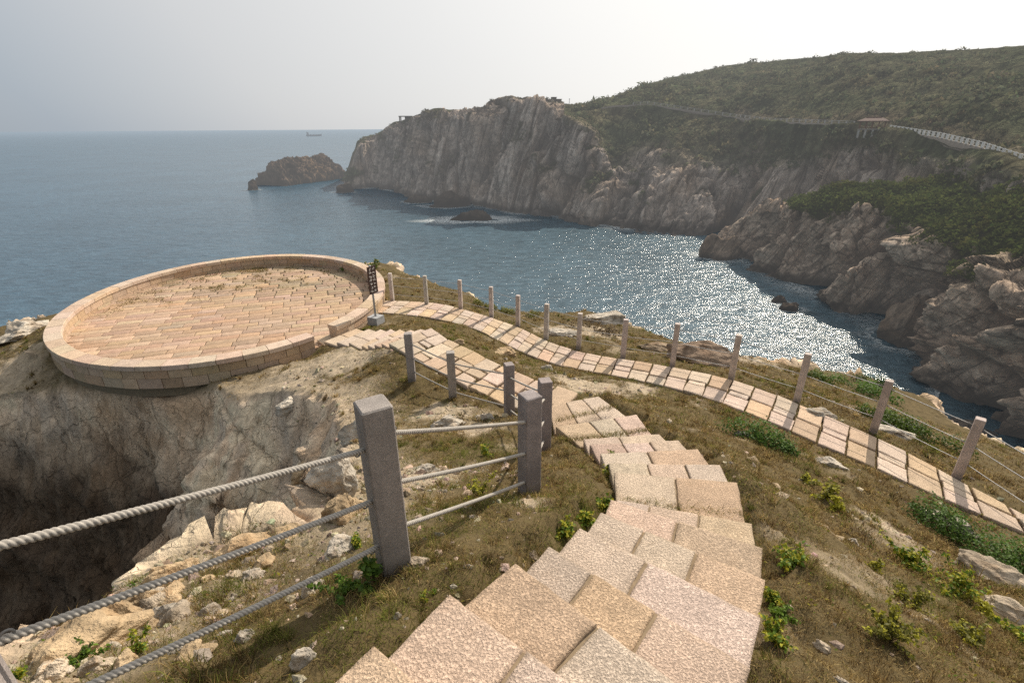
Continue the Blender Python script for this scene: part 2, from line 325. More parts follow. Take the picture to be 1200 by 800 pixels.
for i, q in enumerate(STAIR):
    for p, o, dz in ((q[3], q[2], .05 if i < 7 else .03), (q[2], q[3], .06)):
        d = p-o; d[2] = 0; d /= np.linalg.norm(d); TP.append(p+d*.22-np.array([0, 0, dz]))
    TP.append((q[2]+q[3])/2-np.array([0, 0, .1]))
for p in list(PAT_L)+list(PAT_R): TP.append(p-np.array([0, 0, .06]))
for a, b in LOW: TP += [a-np.array([0, 0, .1]), b-np.array([0, 0, .06])]
for i in range(0, 120, 8): TP += [PI_[i]-np.array([0, 0, .03]), PO_[i]-np.array([0, 0, .03])]
for t in np.linspace(0, 2*math.pi, 14, endpoint=False):
    e = ell(np.array([t]), -.1)[0]; TP.append(np.array([e[0], e[1], CZ-6.32]))
for x, y, z in [(0, 0, -1.55), (-1.2, -1.5, -1.1), (2, -2, -1.2), (-3, 0, -1.9), (3, 0, -2.1), (6, 0, -3.2), (9, 2, -4.5), (12, 5, -6.5), (-2.4, 1, -2.0), (-22, 13, -7.6), (-22, 10, -7.8), (1, -4, -.6)]: TP.append(np.array([x, y, z+CZ]))
T_ = rbf(TP, .02)
RIM_BACK = [(-30, 10.5), (-22, 11.3)]+[tuple(at(px, py, z)[:2]) for px, py, z in [(0, 458, -7.4), (30, 457, -7.3), (60, 452, -7.1), (112, 449, -6.9), (165, 453, -6.8), (210, 458, -6.75), (250, 452, -6.5), (292, 458, -6.25), (320, 455, -6.05), (372, 459, -5.65), (408, 463, -5.45), (418, 490, -4.95), (414, 530, -4.3), (404, 577, -3.15), (388, 592, -3.05), (368, 615, -2.9), (300, 628, -3.0), (260, 640, -3.05), (200, 656, -3.0), (130, 690, -2.85), (75, 735, -2.62), (0, 790, -2.35)]]+[(-3.4, .6), (-5.5, -5), (-30, -5)]
CP = [at(*p) for p in [(292, 458, -6.4), (250, 500, -7.1), (215, 560, -8.1), (185, 605, -8.9), (162, 640, -9.5), (155, 690, -10.8), (350, 500, -6.7), (300, 560, -7.7), (250, 620, -8.9), (220, 650, -9.6), (350, 560, -7.0), (380, 520, -5.95), (400, 490, -5.25), (340, 604, -7.4), (370, 590, -6.6), (390, 540, -5.5), (340, 470, -6.3), (390, 470, -5.55)]]
for px, py, z in [(0, 458, -7.4), (60, 452, -7.1), (112, 449, -6.9), (165, 453, -6.8), (210, 458, -6.75), (245, 452, -6.5)]:
    P = at(px, py, z); CP.append(P)
    for pyy, dy in ((490, .35), (540, .75), (610, 1.2), (690, 1.7), (770, 2.3)):
        CP.append(atY(px if px < 200 or pyy < 500 else px-25, pyy, P[1]-dy))
CP += [np.array(p) for p in [(-6.6, 8.6, CZ-15.5), (-9, 7.5, CZ-18.), (-14, 8, CZ-20.), (-4.5, 4.2, CZ-14.5), (-3.2, 3.4, CZ-11.), (-12, 3, CZ-20.), (-20, 4, CZ-22.), (-3.2, 5.4, CZ-10.5), (-2.4, 4.6, CZ-8.), (-8, 1, CZ-18.)]]
C_ = rbf(CP, .01)
_ta, _tb = ell_t(at(60, 372, RIM_Z)), ell_t(at(436, 311, RIM_Z)); _tb = min((_tb-2*math.pi, _tb, _tb+2*math.pi), key=lambda v: abs(v-_ta)+100*(ell(np.array([(v+_ta)/2]))[0][1] < EC[1]))
FAR_ARC = [tuple(ell(np.array([t]), -.55)[0]) for t in np.linspace(_ta, _tb, 9)]
LAND = [(-34, 10.2)]+[tuple(at(*p)[:2]) for p in [(0, 386, -7.3), (30, 377, -7.0), (52, 370, -6.9)]]+FAR_ARC+ \
       [tuple(at(*p)[:2]) for p in [(446, 308, -6.9), (464, 318, -6.75), (506, 333, -6.7), (536, 341, -6.75), (572, 364, -6.6), (620, 366, -7.0), (660, 366, -6.9), (685, 365, -7.0), (717, 375, -6.9), (742, 385, -6.8), (800, 402, -6.6), (845, 412, -6.6), (867, 417, -6.6), (910, 427, -6.7), (960, 436, -7.0), (1020, 442, -7.5), (1068, 463, -7.8), (1092, 487, -7.6), (1158, 514, -7.4), (1200, 535, -7.3)]]+[(12.5, 5), (14, 0), (14, -6), (-34, -6)]
STRIPS = []                                 # paved footprints: (polygon, height function)
def add_strip(poly, pts): STRIPS.append((np.array(poly)[:, :2], pts))
PAVED = [None]
def carve(x, y, h):
    PAVED[0] = np.full(x.shape, 9.)
    def one(poly, zf, lip=.35, under=.09):
        nonlocal h
        bx0, by0 = poly.min(0)-lip-.1; bx1, by1 = poly.max(0)+lip+.1
        s = (x > bx0) & (x < bx1) & (y > by0) & (y < by1)
        if not s.any(): return
        d = seg_dist(x[s], y[s], poly); PAVED[0][s] = np.minimum(PAVED[0][s], d); z = zf(x[s], y[s]) if callable(zf) else zf
        hh = h[s]; hh = np.where(d < .03, np.minimum(hh, z-under), np.where(d < lip, np.minimum(hh, z-.03+(d/lip)**2*(.25 if lip > .3 else .10)), hh)); h[s] = hh
    def plane(pts):
        A = np.c_[np.array(pts)[:, :2], np.ones(len(pts))]; c = np.linalg.lstsq(A, np.array(pts)[:, 2], rcond=None)[0]; return lambda X, Y: c[0]*X+c[1]*Y+c[2]
    for q in STAIR: one(np.array(q)[:, :2], float(q[0][2]), .22)
    pol = np.array(PAT_L+PAT_R[::-1] if False else list(PAT_L)+list(PAT_R)[::-1]); one(pol[:, :2], plane(pol))
    for (a, b), (c_, d_) in zip(LOW[:-1], LOW[1:]): one(np.array([a, b, d_, c_])[:, :2], float(c_[2]))
    for i in range(0, 119, 3):
        j = min(i+3, 119); q = np.array([PI_[i], PI_[j], PO_[j], PO_[i]]); one(q[:, :2], float(q[:, 2].mean()), .25)
    e = ell(np.linspace(0, 2*math.pi, 40, endpoint=False), .1); one(e, CZ+FLOOR_Z, .05, .1)
    return h
def height(x, y, raw=False):
    h = T_(x, y); dl = seg_dist(x, y, LAND); dc = seg_dist(x, y, RIM_BACK)
    wob = fbm(P3(x*.5, y*.5), 3)*.35
    out = np.maximum(dl+wob*sstep(0, 2, np.abs(dl))-.1, 0)
    h = h-np.where(out > 0, .35*out+1.15*np.maximum(out-.6, 0)**1.12, 0)
    k = sstep(0, .8, -dc+wob*.35)
    C = np.minimum(C_(x, y), h); h = h*(1-k)+C*k
    return h, dl, dc, k
GS = .06
def build_ground():
    xs = np.arange(-25, 14.01, GS); ys = np.arange(-4.5, 31.01, GS); nx, ny = len(xs), len(ys)
    X, Y = np.meshgrid(xs, ys); x = X.ravel(); y = Y.ravel()
    h, dl, dc, k = height(x, y)
    big = fbm(P3(x*.7, y*.7), 4)*.11+fbm(P3(x*2.4, y*2.4, 5), 3)*.05+np.abs(fbm(P3(x*5, y*5, 9), 2))*.03
    h = h+big*(1-k)
    h = carve(x, y, h)
    V = np.stack([x, y, h], 1); n = normals(V, ny, nx)
    slope = n[:, 2]; rockm = np.maximum(sstep(.80, .62, slope), k*sstep(.93, .8, slope)); rockm = np.maximum(rockm, k*.85)*np.maximum(sstep(.25, .8, PAVED[0]), sstep(.15, .45, k))
    # rock displacement in 3-D
    r1 = fbm(V*np.array([.55, .55, .75])+3, 5, .5); r2 = ridged(V*np.array([1.1, 1.1, .8])+7, 4)
    lay = np.abs(perlin(np.stack([V[:, 0]*.35+V[:, 2]*.25, V[:, 1]*.35-V[:, 2]*.3, V[:, 2]*.5], 1)))
    disp = rockm*(.35+.65*sstep(.3, 1.6, np.where(k > .02, -dc, 9.)))*(r1*.75+(r2-.55)*.16-sstep(.06, 0, lay)*.22+fbm(V*4.5, 3)*.035+facet(V*np.array([.5, .5, .7]))*.26+facet(V*np.array([1.5, 1.5, 1.8]), 3)*.09)
    V = V+n*disp[:, None]
    # colours
    soil = np.array([.118, .088, .042]); sand = np.array([.42, .34, .245]); pale = np.array([.62, .51, .40]); grey = np.array([.46, .40, .34]); rust = np.array([.40, .265, .16]); dark = np.array([.085, .06, .042])
    a = fbm(np.stack([x*.9, y*.9, h*.9], 1), 5, .55); b = fbm(np.stack([x*.35+9, y*.35, h*.6], 1), 4)
    rc = pale*(1-sstep(-.1, .35, a))[:, None]+grey*sstep(-.1, .35, a)[:, None]
    rs = sstep(.0, .45, b)[:, None]; rc = rc*(1-.6*rs)+rust*.6*rs
    depth = np.clip((CZ-8.0-V[:, 2])/4.5, 0, 1)*sstep(-.5, 1.0, -dc); st = (depth*(.35+.5*a)*.8).clip(0, .8)[:, None]; rc = rc*(1-st)+dark*st  # chasm shade painted into the rock colour, darker with depth
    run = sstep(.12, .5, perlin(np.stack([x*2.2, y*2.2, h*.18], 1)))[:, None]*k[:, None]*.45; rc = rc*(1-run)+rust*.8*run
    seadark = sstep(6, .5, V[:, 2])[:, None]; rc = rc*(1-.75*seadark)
    bare = sstep(.26, .55, fbm(P3(x*.8+31, y*.8), 4)+.2*fbm(P3(x*3, y*3), 3))*.45
    for px, py, z, r in [(690, 452, -5.35, 1.0), (745, 455, -5.5, .5), (400, 425, -5.8, 1.5), (350, 440, -6.0, 1.3), (320, 430, -6.2, 1.), (650, 385, -6.2, .7), (700, 385, -6.3, 1.), (622, 602, -3.05, .22), (560, 500, -4.4, .5), (30, 430, -7., 1.3), (100, 445, -6.8, 1.2), (520, 480, -4.8, .7), (880, 415, -6.4, .8), (1040, 610, -4.6, .35), (480, 560, -3.5, .5)]:
        p = at(px, py, z); bare = np.maximum(bare, .9*sstep(r*1.2, r*.5, np.hypot(x-p[0], y-p[1])+r*.55*fbm(P3(x*2.2, y*2.2, 2), 4)+r*.35*fbm(P3(x*7, y*7, 6), 2)))
    bare = np.maximum(bare, sstep(1.1, .1, np.maximum(-dc, dc*1.0)+.5*fbm(P3(x, y, 8), 3))*.75*(dc > -1))
    qe = (np.c_[x, y]-EC)@EV; re_ = (np.hypot(qe[:, 0]/ER[0], qe[:, 1]/ER[1])-1)*5.9; bare = bare*(1-.9*np.exp(-(np.maximum(re_, 0)/.75)**2)*np.clip(.75+.9*fbm(P3(x*1.3, y*1.3, 12), 3), 0, 1)*(re_ > -.4))
    gc = soil*(1-bare[:, None])+sand*bare[:, None]; gc = gc*(1+.35*fbm(P3(x*6, y*6), 3))[:, None]
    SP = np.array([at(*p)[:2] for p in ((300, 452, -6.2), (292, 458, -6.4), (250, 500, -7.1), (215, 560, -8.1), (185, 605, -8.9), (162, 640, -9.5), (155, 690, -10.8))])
    bay = seg_dist(x, y, np.vstack([SP, [[-4.0, 4.5], [-30, 2], [-30, 11], [-14, 14.5]]])); bay_shade = (k*sstep(.1, -1.0, bay)*np.clip((CZ-7.6-V[:, 2])/2.6+.3*a, 0, 1)*.85)[:, None]
    rc = rc*(1-bay_shade)+np.array([.075, .052, .036])*bay_shade  # shade of the deep bay behind the spur, painted into the rock colour
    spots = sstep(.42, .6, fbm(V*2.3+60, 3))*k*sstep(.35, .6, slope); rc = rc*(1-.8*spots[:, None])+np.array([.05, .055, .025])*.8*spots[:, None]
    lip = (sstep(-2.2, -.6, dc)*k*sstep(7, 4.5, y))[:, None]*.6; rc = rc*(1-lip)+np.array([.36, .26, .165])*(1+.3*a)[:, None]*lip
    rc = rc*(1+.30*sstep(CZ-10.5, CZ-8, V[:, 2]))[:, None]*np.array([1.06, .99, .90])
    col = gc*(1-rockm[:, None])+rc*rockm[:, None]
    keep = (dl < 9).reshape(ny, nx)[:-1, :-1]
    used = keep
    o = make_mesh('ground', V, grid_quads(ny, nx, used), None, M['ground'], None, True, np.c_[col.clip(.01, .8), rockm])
    tag(o, kind='structure')
    grassy = (1-rockm)*(1-bare*.93)*(dl < .8)
    return xs, ys, V.reshape(ny, nx, 3), grassy.reshape(ny, nx), PAVED[0].reshape(ny, nx), bare.reshape(ny, nx)
GX, GY, GV, GGRASS, GPAVE, GBARE = build_ground()
def gi(x, y): return np.clip(((np.asarray(y)-GY[0])/GS), 0, len(GY)-1.001), np.clip(((np.asarray(x)-GX[0])/GS), 0, len(GX)-1.001)
def gz(x, y, A=None):
    A = GV[:, :, 2] if A is None else A
    j, i = gi(x, y); j0 = j.astype(int); i0 = i.astype(int); fj = j-j0; fi = i-i0
    return A[j0, i0]*(1-fj)*(1-fi)+A[j0+1, i0]*fj*(1-fi)+A[j0, i0+1]*(1-fj)*fi+A[j0+1, i0+1]*fj*fi
def on_ground(px, py):                      # where a sight line meets the ground sheet
    r = ray(px, py); t = np.arange(1.0, 40, .02); x, y = r[0]*t, r[1]*t
    ok = (x > GX[0]) & (x < GX[-1]) & (y > GY[0]) & (y < GY[-1]); hit = np.flatnonzero(ok & (r[2]*t+CZ < gz(x, y)))
    if not len(hit): return None
    k = hit[0]; return np.array([x[k], y[k], float(gz(x[k:k+1], y[k:k+1])[0])])
# ------------------------------------------------------------------ stone slabs
BEIGE, PINK, GREYW, OCHRE, ROSE = np.array([.63, .47, .325]), np.array([.64, .495, .38]), np.array([.65, .515, .41]), np.array([.63, .45, .285]), np.array([.59, .435, .32])
def slab_into(mb, q, thick, col, n=10, gap=.008, round_=.012, wob=.006, seed=0, rough=.0):
    """One chiselled slab: q = four top corners (near-left, near-right, far-right, far-left)."""
    q = np.asarray(q, float); c = q.mean(0)
    u = np.r_[0, .018, .05, np.linspace(.1, .9, n-4 if n > 5 else 2), .95, .982, 1] if n > 5 else np.r_[0, .03, .5, .97, 1]
    U, W = np.meshgrid(u, u); m = len(u)
    P = (1-U)[..., None]*(1-W)[..., None]*q[0]+U[..., None]*(1-W)[..., None]*q[1]+U[..., None]*W[..., None]*q[2]+(1-U)[..., None]*W[..., None]*q[3]
    L = min(np.linalg.norm(q[1]-q[0]), np.linalg.norm(q[3]-q[0])); P = c+(P-c)*(1-2*gap/max(L, .05))
    V = P.reshape(-1, 3).copy()
    e = np.minimum(np.minimum(U, 1-U), np.minimum(W, 1-W)).ravel(); er = np.clip(1-e/.05, 0, 1)
    V[:, 2] -= round_*er**2.2
    k = np.array([seed*3.7, seed*1.3, 0])
    nx = fbm(np.c_[V[:, :2]*7, V[:, 2]]+k, 3); ny = fbm(np.c_[V[:, :2]*7, V[:, 2]]+k+50, 3)
    V[:, 0] += wob*nx*(e < .06)*1.6; V[:, 1] += wob*ny*(e < .06)*1.6; V[:, 2] += rough*fbm(V*np.array([9, 9, 9])+k, 4)
    ring = np.r_[np.arange(m), np.arange(1, m)*m+m-1, (m-1)*m+np.arange(m-2, -1, -1), np.arange(m-2, 0, -1)*m]
    B1 = V[ring].copy(); B1[:, 2] -= thick*.35; B1[:, :2] += (fbm(B1*9+k, 2)*wob)[:, None]; B2 = V[ring].copy(); B2[:, 2] -= thick; B2[:, :2] = c[:2]+(B2[:, :2]-c[:2])*.985
    nr = len(ring); a = np.arange(nr); b = (a+1) % nr; base = m*m
    Q = np.vstack([grid_quads(m, m), np.stack([ring[a], base+a, base+b, ring[b]], 1), np.stack([base+a, base+nr+a, base+nr+b, base+b], 1)])
    Vall = np.vstack([V, B1, B2]); cc = np.tile(np.asarray(col, float), (len(Vall), 1))
    soil_ = np.clip((1-e/.07), 0, 1)**1.5*np.clip(.5+1.2*fbm(np.c_[V[:, :2]*6, V[:, 2]]+k+20, 3), 0, 1)*.55 if n > 20 else np.zeros(len(V))
    cc[:m*m] = cc[:m*m]*(1-soil_[:, None])+np.array([.20, .145, .085])*soil_[:, None]
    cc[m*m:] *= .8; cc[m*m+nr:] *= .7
    mb.add(Vall, Q, None, cc); return mb
def lerp_q(q, a, b):
    q = np.asarray(q); return np.array([q[0]+(q[1]-q[0])*a, q[0]+(q[1]-q[0])*b, q[3]+(q[2]-q[3])*b, q[3]+(q[2]-q[3])*a])
def tint(c, s=.06): return np.asarray(c)*(1+RNG.normal()*s)*(1+RNG.normal(size=3)*.02)
# main stairway: one step per tread, its slabs are sub-parts
SPLITS = {0: [(0, BEIGE)], 1: [(0, PINK), (.40, GREYW)], 2: [(0, BEIGE), (.47, GREYW)], 3: [(0, GREYW), (.27, OCHRE), (.60, PINK)], 4: [(0, PINK), (.42, GREYW)], 5: [(0, GREYW), (.30, GREYW), (.62, BEIGE)], 6: [(0, PINK), (.47, BEIGE)],
          7: [(0, GREYW), (.26, PINK), (.62, BEIGE)], 8: [(0, PINK), (.50, BEIGE)], 9: [(0, GREYW), (.35, PINK), (.68, GREYW)], 10: [(0, GREYW), (.47, BEIGE)], 11: [(0, PINK), (.36, GREYW), (.66, PINK)], 12: [(0, GREYW), (.45, PINK)],
          13: [(0, BEIGE), (.40, GREYW), (.70, GREYW)], 14: [(0, BEIGE), (.33, PINK), (.66, GREYW)]}
def build_stairs():
    t = empty('stone_stairway', (0.9, 3.4, CZ-3.2), 'broad curving flight of rough chiselled beige granite steps descending from the foreground', 'stairs')
    for i, q in enumerate(STAIR):
        q = np.array(q); n = np.cross(q[1]-q[0], q[3]-q[0]); back = (q[0]-q[3]); back[2] = 0
        qq = q.copy(); ov = .16 if 0 < i < 13 and i != 8 else (.02 if i == 8 else -.04)    # each tread runs in under the step above
        for a, b in ((0, 3), (1, 2)):
            d = q[a]-q[b]; d[2] = 0; qq[a] = q[a]+d/np.linalg.norm(d)*ov
        bed = MB(); iq = qq.mean(0)+(qq-qq.mean(0))*.95; iq[:, 2] -= .022
        bed.add(np.vstack([iq, iq-np.array([0, 0, .22])]), [[0, 1, 2, 3], [0, 4, 5, 1], [1, 5, 6, 2], [2, 6, 7, 3], [3, 7, 4, 0]], col=np.array([.27, .205, .135]))
        st = settle(bed.build('step', M['mortar']), t)
        sp = SPLITS[i]+[(1, None)]
        for k in range(len(sp)-1):
            sq = lerp_q(qq, sp[k][0], sp[k+1][0]); sq = sq+np.array([0, 0, RNG.normal()*.004])
            mb = MB(); slab_into(mb, sq, .15, tint(sp[k][1]), n=26, gap=.009, wob=.004, round_=.008, seed=i*5+k, rough=.004)
            mb.build('slab', M['slab'], st, True)
build_stairs()
# upper landing walk (irregular slabs) and the saw-tooth steps down to the terrace
def cells_along(L, Rr, step, rows):
    """Split the strip between two edge lines into cells; rows(i) gives the cross-splits of cell i."""
    L, Rr = np.asarray(L), np.asarray(Rr); n = max(2, int(np.linalg.norm(np.diff(Rr, axis=0), axis=1).sum()/step))
    a, b = resample(L, n+1), resample(Rr, n+1)
    for i in range(n):
        f = rows(i)
        for u, v in zip(f[:-1], f[1:]): yield i, np.array([a[i]+(b[i]-a[i])*u, a[i]+(b[i]-a[i])*v, a[i+1]+(b[i+1]-a[i+1])*v, a[i+1]+(b[i+1]-a[i+1])*u])
def build_landing():
    mb = MB(); r = random.Random(5); L, R2 = np.array(PAT_L), np.array(PAT_R)
    def rows(i):
        k = r.choice([3, 3, 2]); return [0]+sorted(min(.85, max(.15, (j+1)/k+r.uniform(-.12, .12))) for j in range(k-1))+[1]
    cols = [BEIGE, PINK, GREYW, OCHRE, ROSE, PINK, BEIGE]
    for j, (i, q) in enumerate(cells_along(L, R2, .52, rows)):
        q = q+np.c_[RNG.normal(size=(4, 2))*.02, np.zeros(4)]; slab_into(mb, q, .16, tint(r.choice(cols)), n=8, gap=.02, wob=.012, round_=.01, seed=j, rough=.004)
    tag(mb.build('landing_path', M['pave'], None, True), kind='structure')
    t = empty('terrace_steps', (-4.2, 13.4, CZ-5.7), 'short saw-toothed flight of pale stone steps beside the round terrace', 'stairs')
    for k, ((a, b), (c, d)) in enumerate(zip(LOW[:-1], LOW[1:])):
        z = c[2]; q = np.array([c, d, b, a]); q[:, 2] = z
        e = (q[3]-q[0]); e[2] = 0; e /= np.linalg.norm(e)+1e-9; q[2] += e*.1; q[3] += e*.1
        st = MB(); iq = q.mean(0)+(q-q.mean(0))*.9; iq[:, 2] -= .04
        st.add(np.vstack([iq, iq-np.array([0, 0, .3])]), [[0, 1, 2, 3], [0, 4, 5, 1], [1, 5, 6, 2], [2, 6, 7, 3], [3, 7, 4, 0]], col=np.array([.23, .18, .12])); so = settle(st.build('step', M['mortar']), t)
        cut = r.uniform(.35, .65)
        for u, v in ((0, cut), (cut, 1)):
            m2 = MB(); slab_into(m2, lerp_q(q, u, v), .17, tint(r.choice([BEIGE, PINK, GREYW, ROSE])), n=8, gap=.008, wob=.008, seed=k*2)
            m2.build('slab', M['pave'], so, True)
build_landing()
def build_path():
    mb = MB(); r = random.Random(11)
    pat = [[0, .52, 1], [0, .36, .58, 1], [0, .5, 1], [0, .4, .6, 1]]
    for j, (i, q) in enumerate(cells_along(PI_, PO_, .49, lambda i: [min(1, max(0, v+(r.uniform(-.03, .03) if 0 < v < 1 else 0))) for v in pat[i % 4]])):
        warm = i % 2 == 0; c = r.choice([BEIGE, PINK, OCHRE*.5+BEIGE*.5]) if warm else r.choice([GREYW, GREYW*1.03, PINK*.5+GREYW*.5])
        slab_into(mb, q+np.c_[RNG.normal(size=(4, 2))*.006, RNG.normal()*.004*np.ones(4)], .1, tint(c), n=8, gap=.016, wob=.008, round_=.01, seed=j, rough=.003)
    tag(mb.build('footpath', M['pave'], None, True), kind='structure')
build_path()
# ------------------------------------------------------------------ round terrace
def build_terrace():
    t = empty('round_terrace', (EC[0], EC[1], CZ+FLOOR_Z), 'round stone viewing terrace with beige brick paving and low curved parapet on the cliff', 'terrace')
    WALL = .41; r = random.Random(3); inn = ER-WALL
    base = MB(); th = np.linspace(0, 2*math.pi, 73)[:-1]; e = ell(th, .2)
    V = np.vstack([np.c_[e, np.full(72, CZ+FLOOR_Z-.03)], [[EC[0], EC[1], CZ+FLOOR_Z-.03]], np.c_[e, np.full(72, CZ+FLOOR_Z-.5)]]); a = np.arange(72); b = (a+1) % 72
    base.add(V, np.stack([a, 73+a, 73+b, b], 1), np.stack([a, b, np.full(72, 72)], 1), col=(.2, .16, .11)); 
    bd = settle(base.build('bedding', M['mortar']), t)
    # brick-bond paving, courses across the terrace, clipped to the ellipse
    pv = MB(); dirv = np.array([math.cos(.33), math.sin(.33)]); nrm = np.array([-dirv[1], dirv[0]]); LEN, WID = .78, .34
    K = 26
    for row in range(-K, K+1):
        off = (row % 2)*.5*LEN+r.uniform(-.05, .05); x = -9+off
        while x < 9:
            ln = LEN*r.choice([.8, 1, 1, 1.15]); cx, cy = x+ln/2, row*WID; ctr = EC+dirv*cx+nrm*cy
            corners = [EC+dirv*(x if s < 0 else x+ln)+nrm*(cy+w*WID/2) for s, w in ((-1, -1), (1, -1), (1, 1), (-1, 1))]
            x += ln
            def rad(P): d = (np.asarray(P)-EC)@EV; return math.hypot(d[0]/(inn[0]+.02), d[1]/(inn[1]+.02))
            if min(rad(c) for c in corners) > 1: continue
            cs = []
            for c in corners:
                k = rad(c); cs.append(c if k <= 1.03 else EC+(c-EC)*(1.03/k))
            far = ((ctr-EC)@np.array([.1, 1.]))
            c = r.choice([BEIGE, BEIGE, ROSE, BEIGE*.5+PINK*.5, OCHRE*.6+ROSE*.4, PINK*.95, ROSE*.93])*np.array([.86, .80, .76])
            ms = float(np.clip((far-.3)/3, 0, 1)*np.clip(.35+1.3*fbm(np.array([[cx*.6, cy*.6, 3.]]), 3)[0], 0, 1))*.75; c = c*(1-ms)+np.array([.33, .29, .19])*ms*r.uniform(.7, 1.2)
            q = np.array([[p[0], p[1], CZ+FLOOR_Z+r.uniform(-.004, .006)] for p in cs]); gap = .004 if far < .8 else .011
            if np.linalg.norm(q[0]-q[1]) < .06 or np.linalg.norm(q[0]-q[3]) < .06: continue
            slab_into(pv, q, .06, tint(c, .08), n=4, gap=gap, wob=.006, round_=.006, seed=row, rough=0)
    settle(pv.build('paving', M['pave'], None, True), t)
    # parapet: two lengths with gaps for the stairs and the footpath
    def arc(P, Q, via):
        a0, b0 = ell_t(P), ell_t(Q); v = ell_t(via)
        while b0 < a0: b0 += 2*math.pi
        while v < a0: v += 2*math.pi
        return (a0, b0) if v < b0 else (b0-2*math.pi, a0)
    long_ = arc(at(362, 390, -5.7), at(454, 352, -5.7), at(54, 390, -5.7)); short_ = arc(at(396, 384, -5.72), at(441, 352, -5.72), at(425, 370, -5.72))
    for (a0, b0), nm in ((long_, 'parapet'), (short_, 'parapet')):
        Ln = np.linalg.norm(np.diff(ell(np.linspace(a0, b0, 200)), axis=0), axis=1).sum()
        blocks = MB(); zc = CZ+RIM_Z
        for lay, (z0, z1, ins) in enumerate(((-.68, -.385, .03), (-.385, -.13, .025))):
            n = max(2, int(Ln/.62)); cuts = np.linspace(0, 1, n+1); cuts[1:-1] += np.array([r.uniform(-.25, .25)/n for _ in range(n-1)])+(.5/n if lay else 0)*.8
            for u, v in zip(cuts[:-1], cuts[1:]):
                tt = np.linspace(a0+(b0-a0)*(u+.009/Ln), a0+(b0-a0)*(v-.009/Ln), 4); o = ell(tt, ins+r.uniform(-.006, .006)); i_ = ell(tt, WALL-ins)
                c = tint(r.choice([BEIGE, OCHRE, ROSE, BEIGE, OCHRE*.85]), .05)*.9
                Vb = []
                for zz in (z0+.004, z1-.004):
                    Vb += [np.c_[o, np.full(4, zc+zz)], np.c_[i_, np.full(4, zc+zz)]]
                Vb = np.vstack(Vb); Q = []
                for k in range(3): Q += [[k, k+1, 8+k+1, 8+k], [4+k+1, 4+k, 12+k, 12+k+1], [8+k, 8+k+1, 12+k+1, 12+k]]
                Q += [[0, 8, 12, 4], [3, 7, 15, 11]]; blocks.add(Vb, Q, None, c)
        core = ell(np.linspace(a0+.004, b0-.004, 60), .06); ci = ell(np.linspace(a0+.004, b0-.004, 60), WALL-.05)
        Vc = np.vstack([np.c_[core, np.full(60, zc-.67)], np.c_[ci, np.full(60, zc-.67)], np.c_[core, np.full(60, zc-.14)], np.c_[ci, np.full(60, zc-.14)]]); k = np.arange(59)
        blocks.add(Vc, np.vstack([np.stack([k, k+1, 120+k+1, 120+k], 1), np.stack([60+k+1, 60+k, 180+k, 180+k+1], 1)]), None, (.16, .12, .08))
        wall = settle(blocks.build(nm, M['pave']), t)
        cop = MB(); n = max(3, int(Ln/.72)); cuts = np.linspace(0, 1, n+1)
        for u, v in zip(cuts[:-1], cuts[1:]):
            tt = np.linspace(a0+(b0-a0)*(u+.009/Ln), a0+(b0-a0)*(v-.009/Ln), 5); dz = r.uniform(-.004, .004); c = tint(r.choice([PINK, BEIGE, ROSE, PINK, GREYW*.95]), .05)
            prof = [(-.015, -.13), (-.015, -.01), (-.005, 0), (WALL+.005, 0), (WALL+.015, -.01), (WALL+.015, -.13)]
            ringV = [np.c_[ell(tt, ins), np.full(5, zc+z+dz)] for ins, z in prof]; Q = []
            for a in range(5):
                for k in range(4): Q.append([a*5+k, a*5+k+1, (a+1)*5+k+1, (a+1)*5+k])
            Q += [[0, 5, 20, 25], [5, 10, 15, 20], [4, 29, 24, 9], [9, 24, 19, 14]]
            cop.add(np.vstack(ringV), Q, None, c)
        cop.build('coping', M['pave'], wall)
build_terrace()
# ------------------------------------------------------------------ rope fence and cable fence
def post_mesh(h, w=.165, sink=.3, top=.008, taper=.97, col=(.36, .315, .29)):
    mb = MB(); z = [-sink, .03, .16, h-top, h]; s = [w/2, w/2, w/2*(.9+.1*taper), w/2*taper, w/2*taper-top]
    ns = 4; V = []; prof = []
    for zz, ss in zip(z, s):
        ch = .008
        V += [[-ss+ch, -ss, zz], [ss-ch, -ss, zz], [ss, -ss+ch, zz], [ss, ss-ch, zz], [ss-ch, ss, zz], [-ss+ch, ss, zz], [-ss, ss-ch, zz], [-ss, -ss+ch, zz]]
    Q = [[a*8+k, a*8+(k+1) % 8, (a+1)*8+(k+1) % 8, (a+1)*8+k] for a in range(4) for k in range(8)]
    V.append([0, 0, h]); T = [[32+k, 32+(k+1) % 8, 40] for k in range(8)]
    f = np.repeat([.55, .62, .95, 1., 1.04], 8); f = np.r_[f, 1.04]*(1+.06*RNG.normal(size=41))      # soil-stained foot
    return mb.add(V, Q, T, np.asarray(col)[None]*f[:, None])
def rope_line(a, b, sag, r=.0135, strands=True, step=.012):
    a, b = np.asarray(a), np.asarray(b); L = np.linalg.norm(b-a); n = max(8, int(L/step)) if strands else 10
    u = np.linspace(0, 1, n); P = a+(b-a)*u[:, None]; P[:, 2] -= sag*4*u*(1-u)
    if not strands: return MB().tube(P, r, 6, (.42, .41, .40))
    s = u*L; tw = 2*math.pi/.054             # three laid strands
    prof = lambda i, th: .70+.42*np.abs(np.cos(1.5*(th[None, :]-tw*s[i][:, None])))**.8
    v = prof(np.arange(n), np.linspace(0, 2*math.pi, 24, endpoint=False)).reshape(-1, 1)
    return MB().tube(P, r, 24, np.vstack([np.array([.42, .385, .34])*np.clip(.45+.6*(v-.7)/.42, .4, 1.05), [[.2, .18, .16]]*2]), prof)
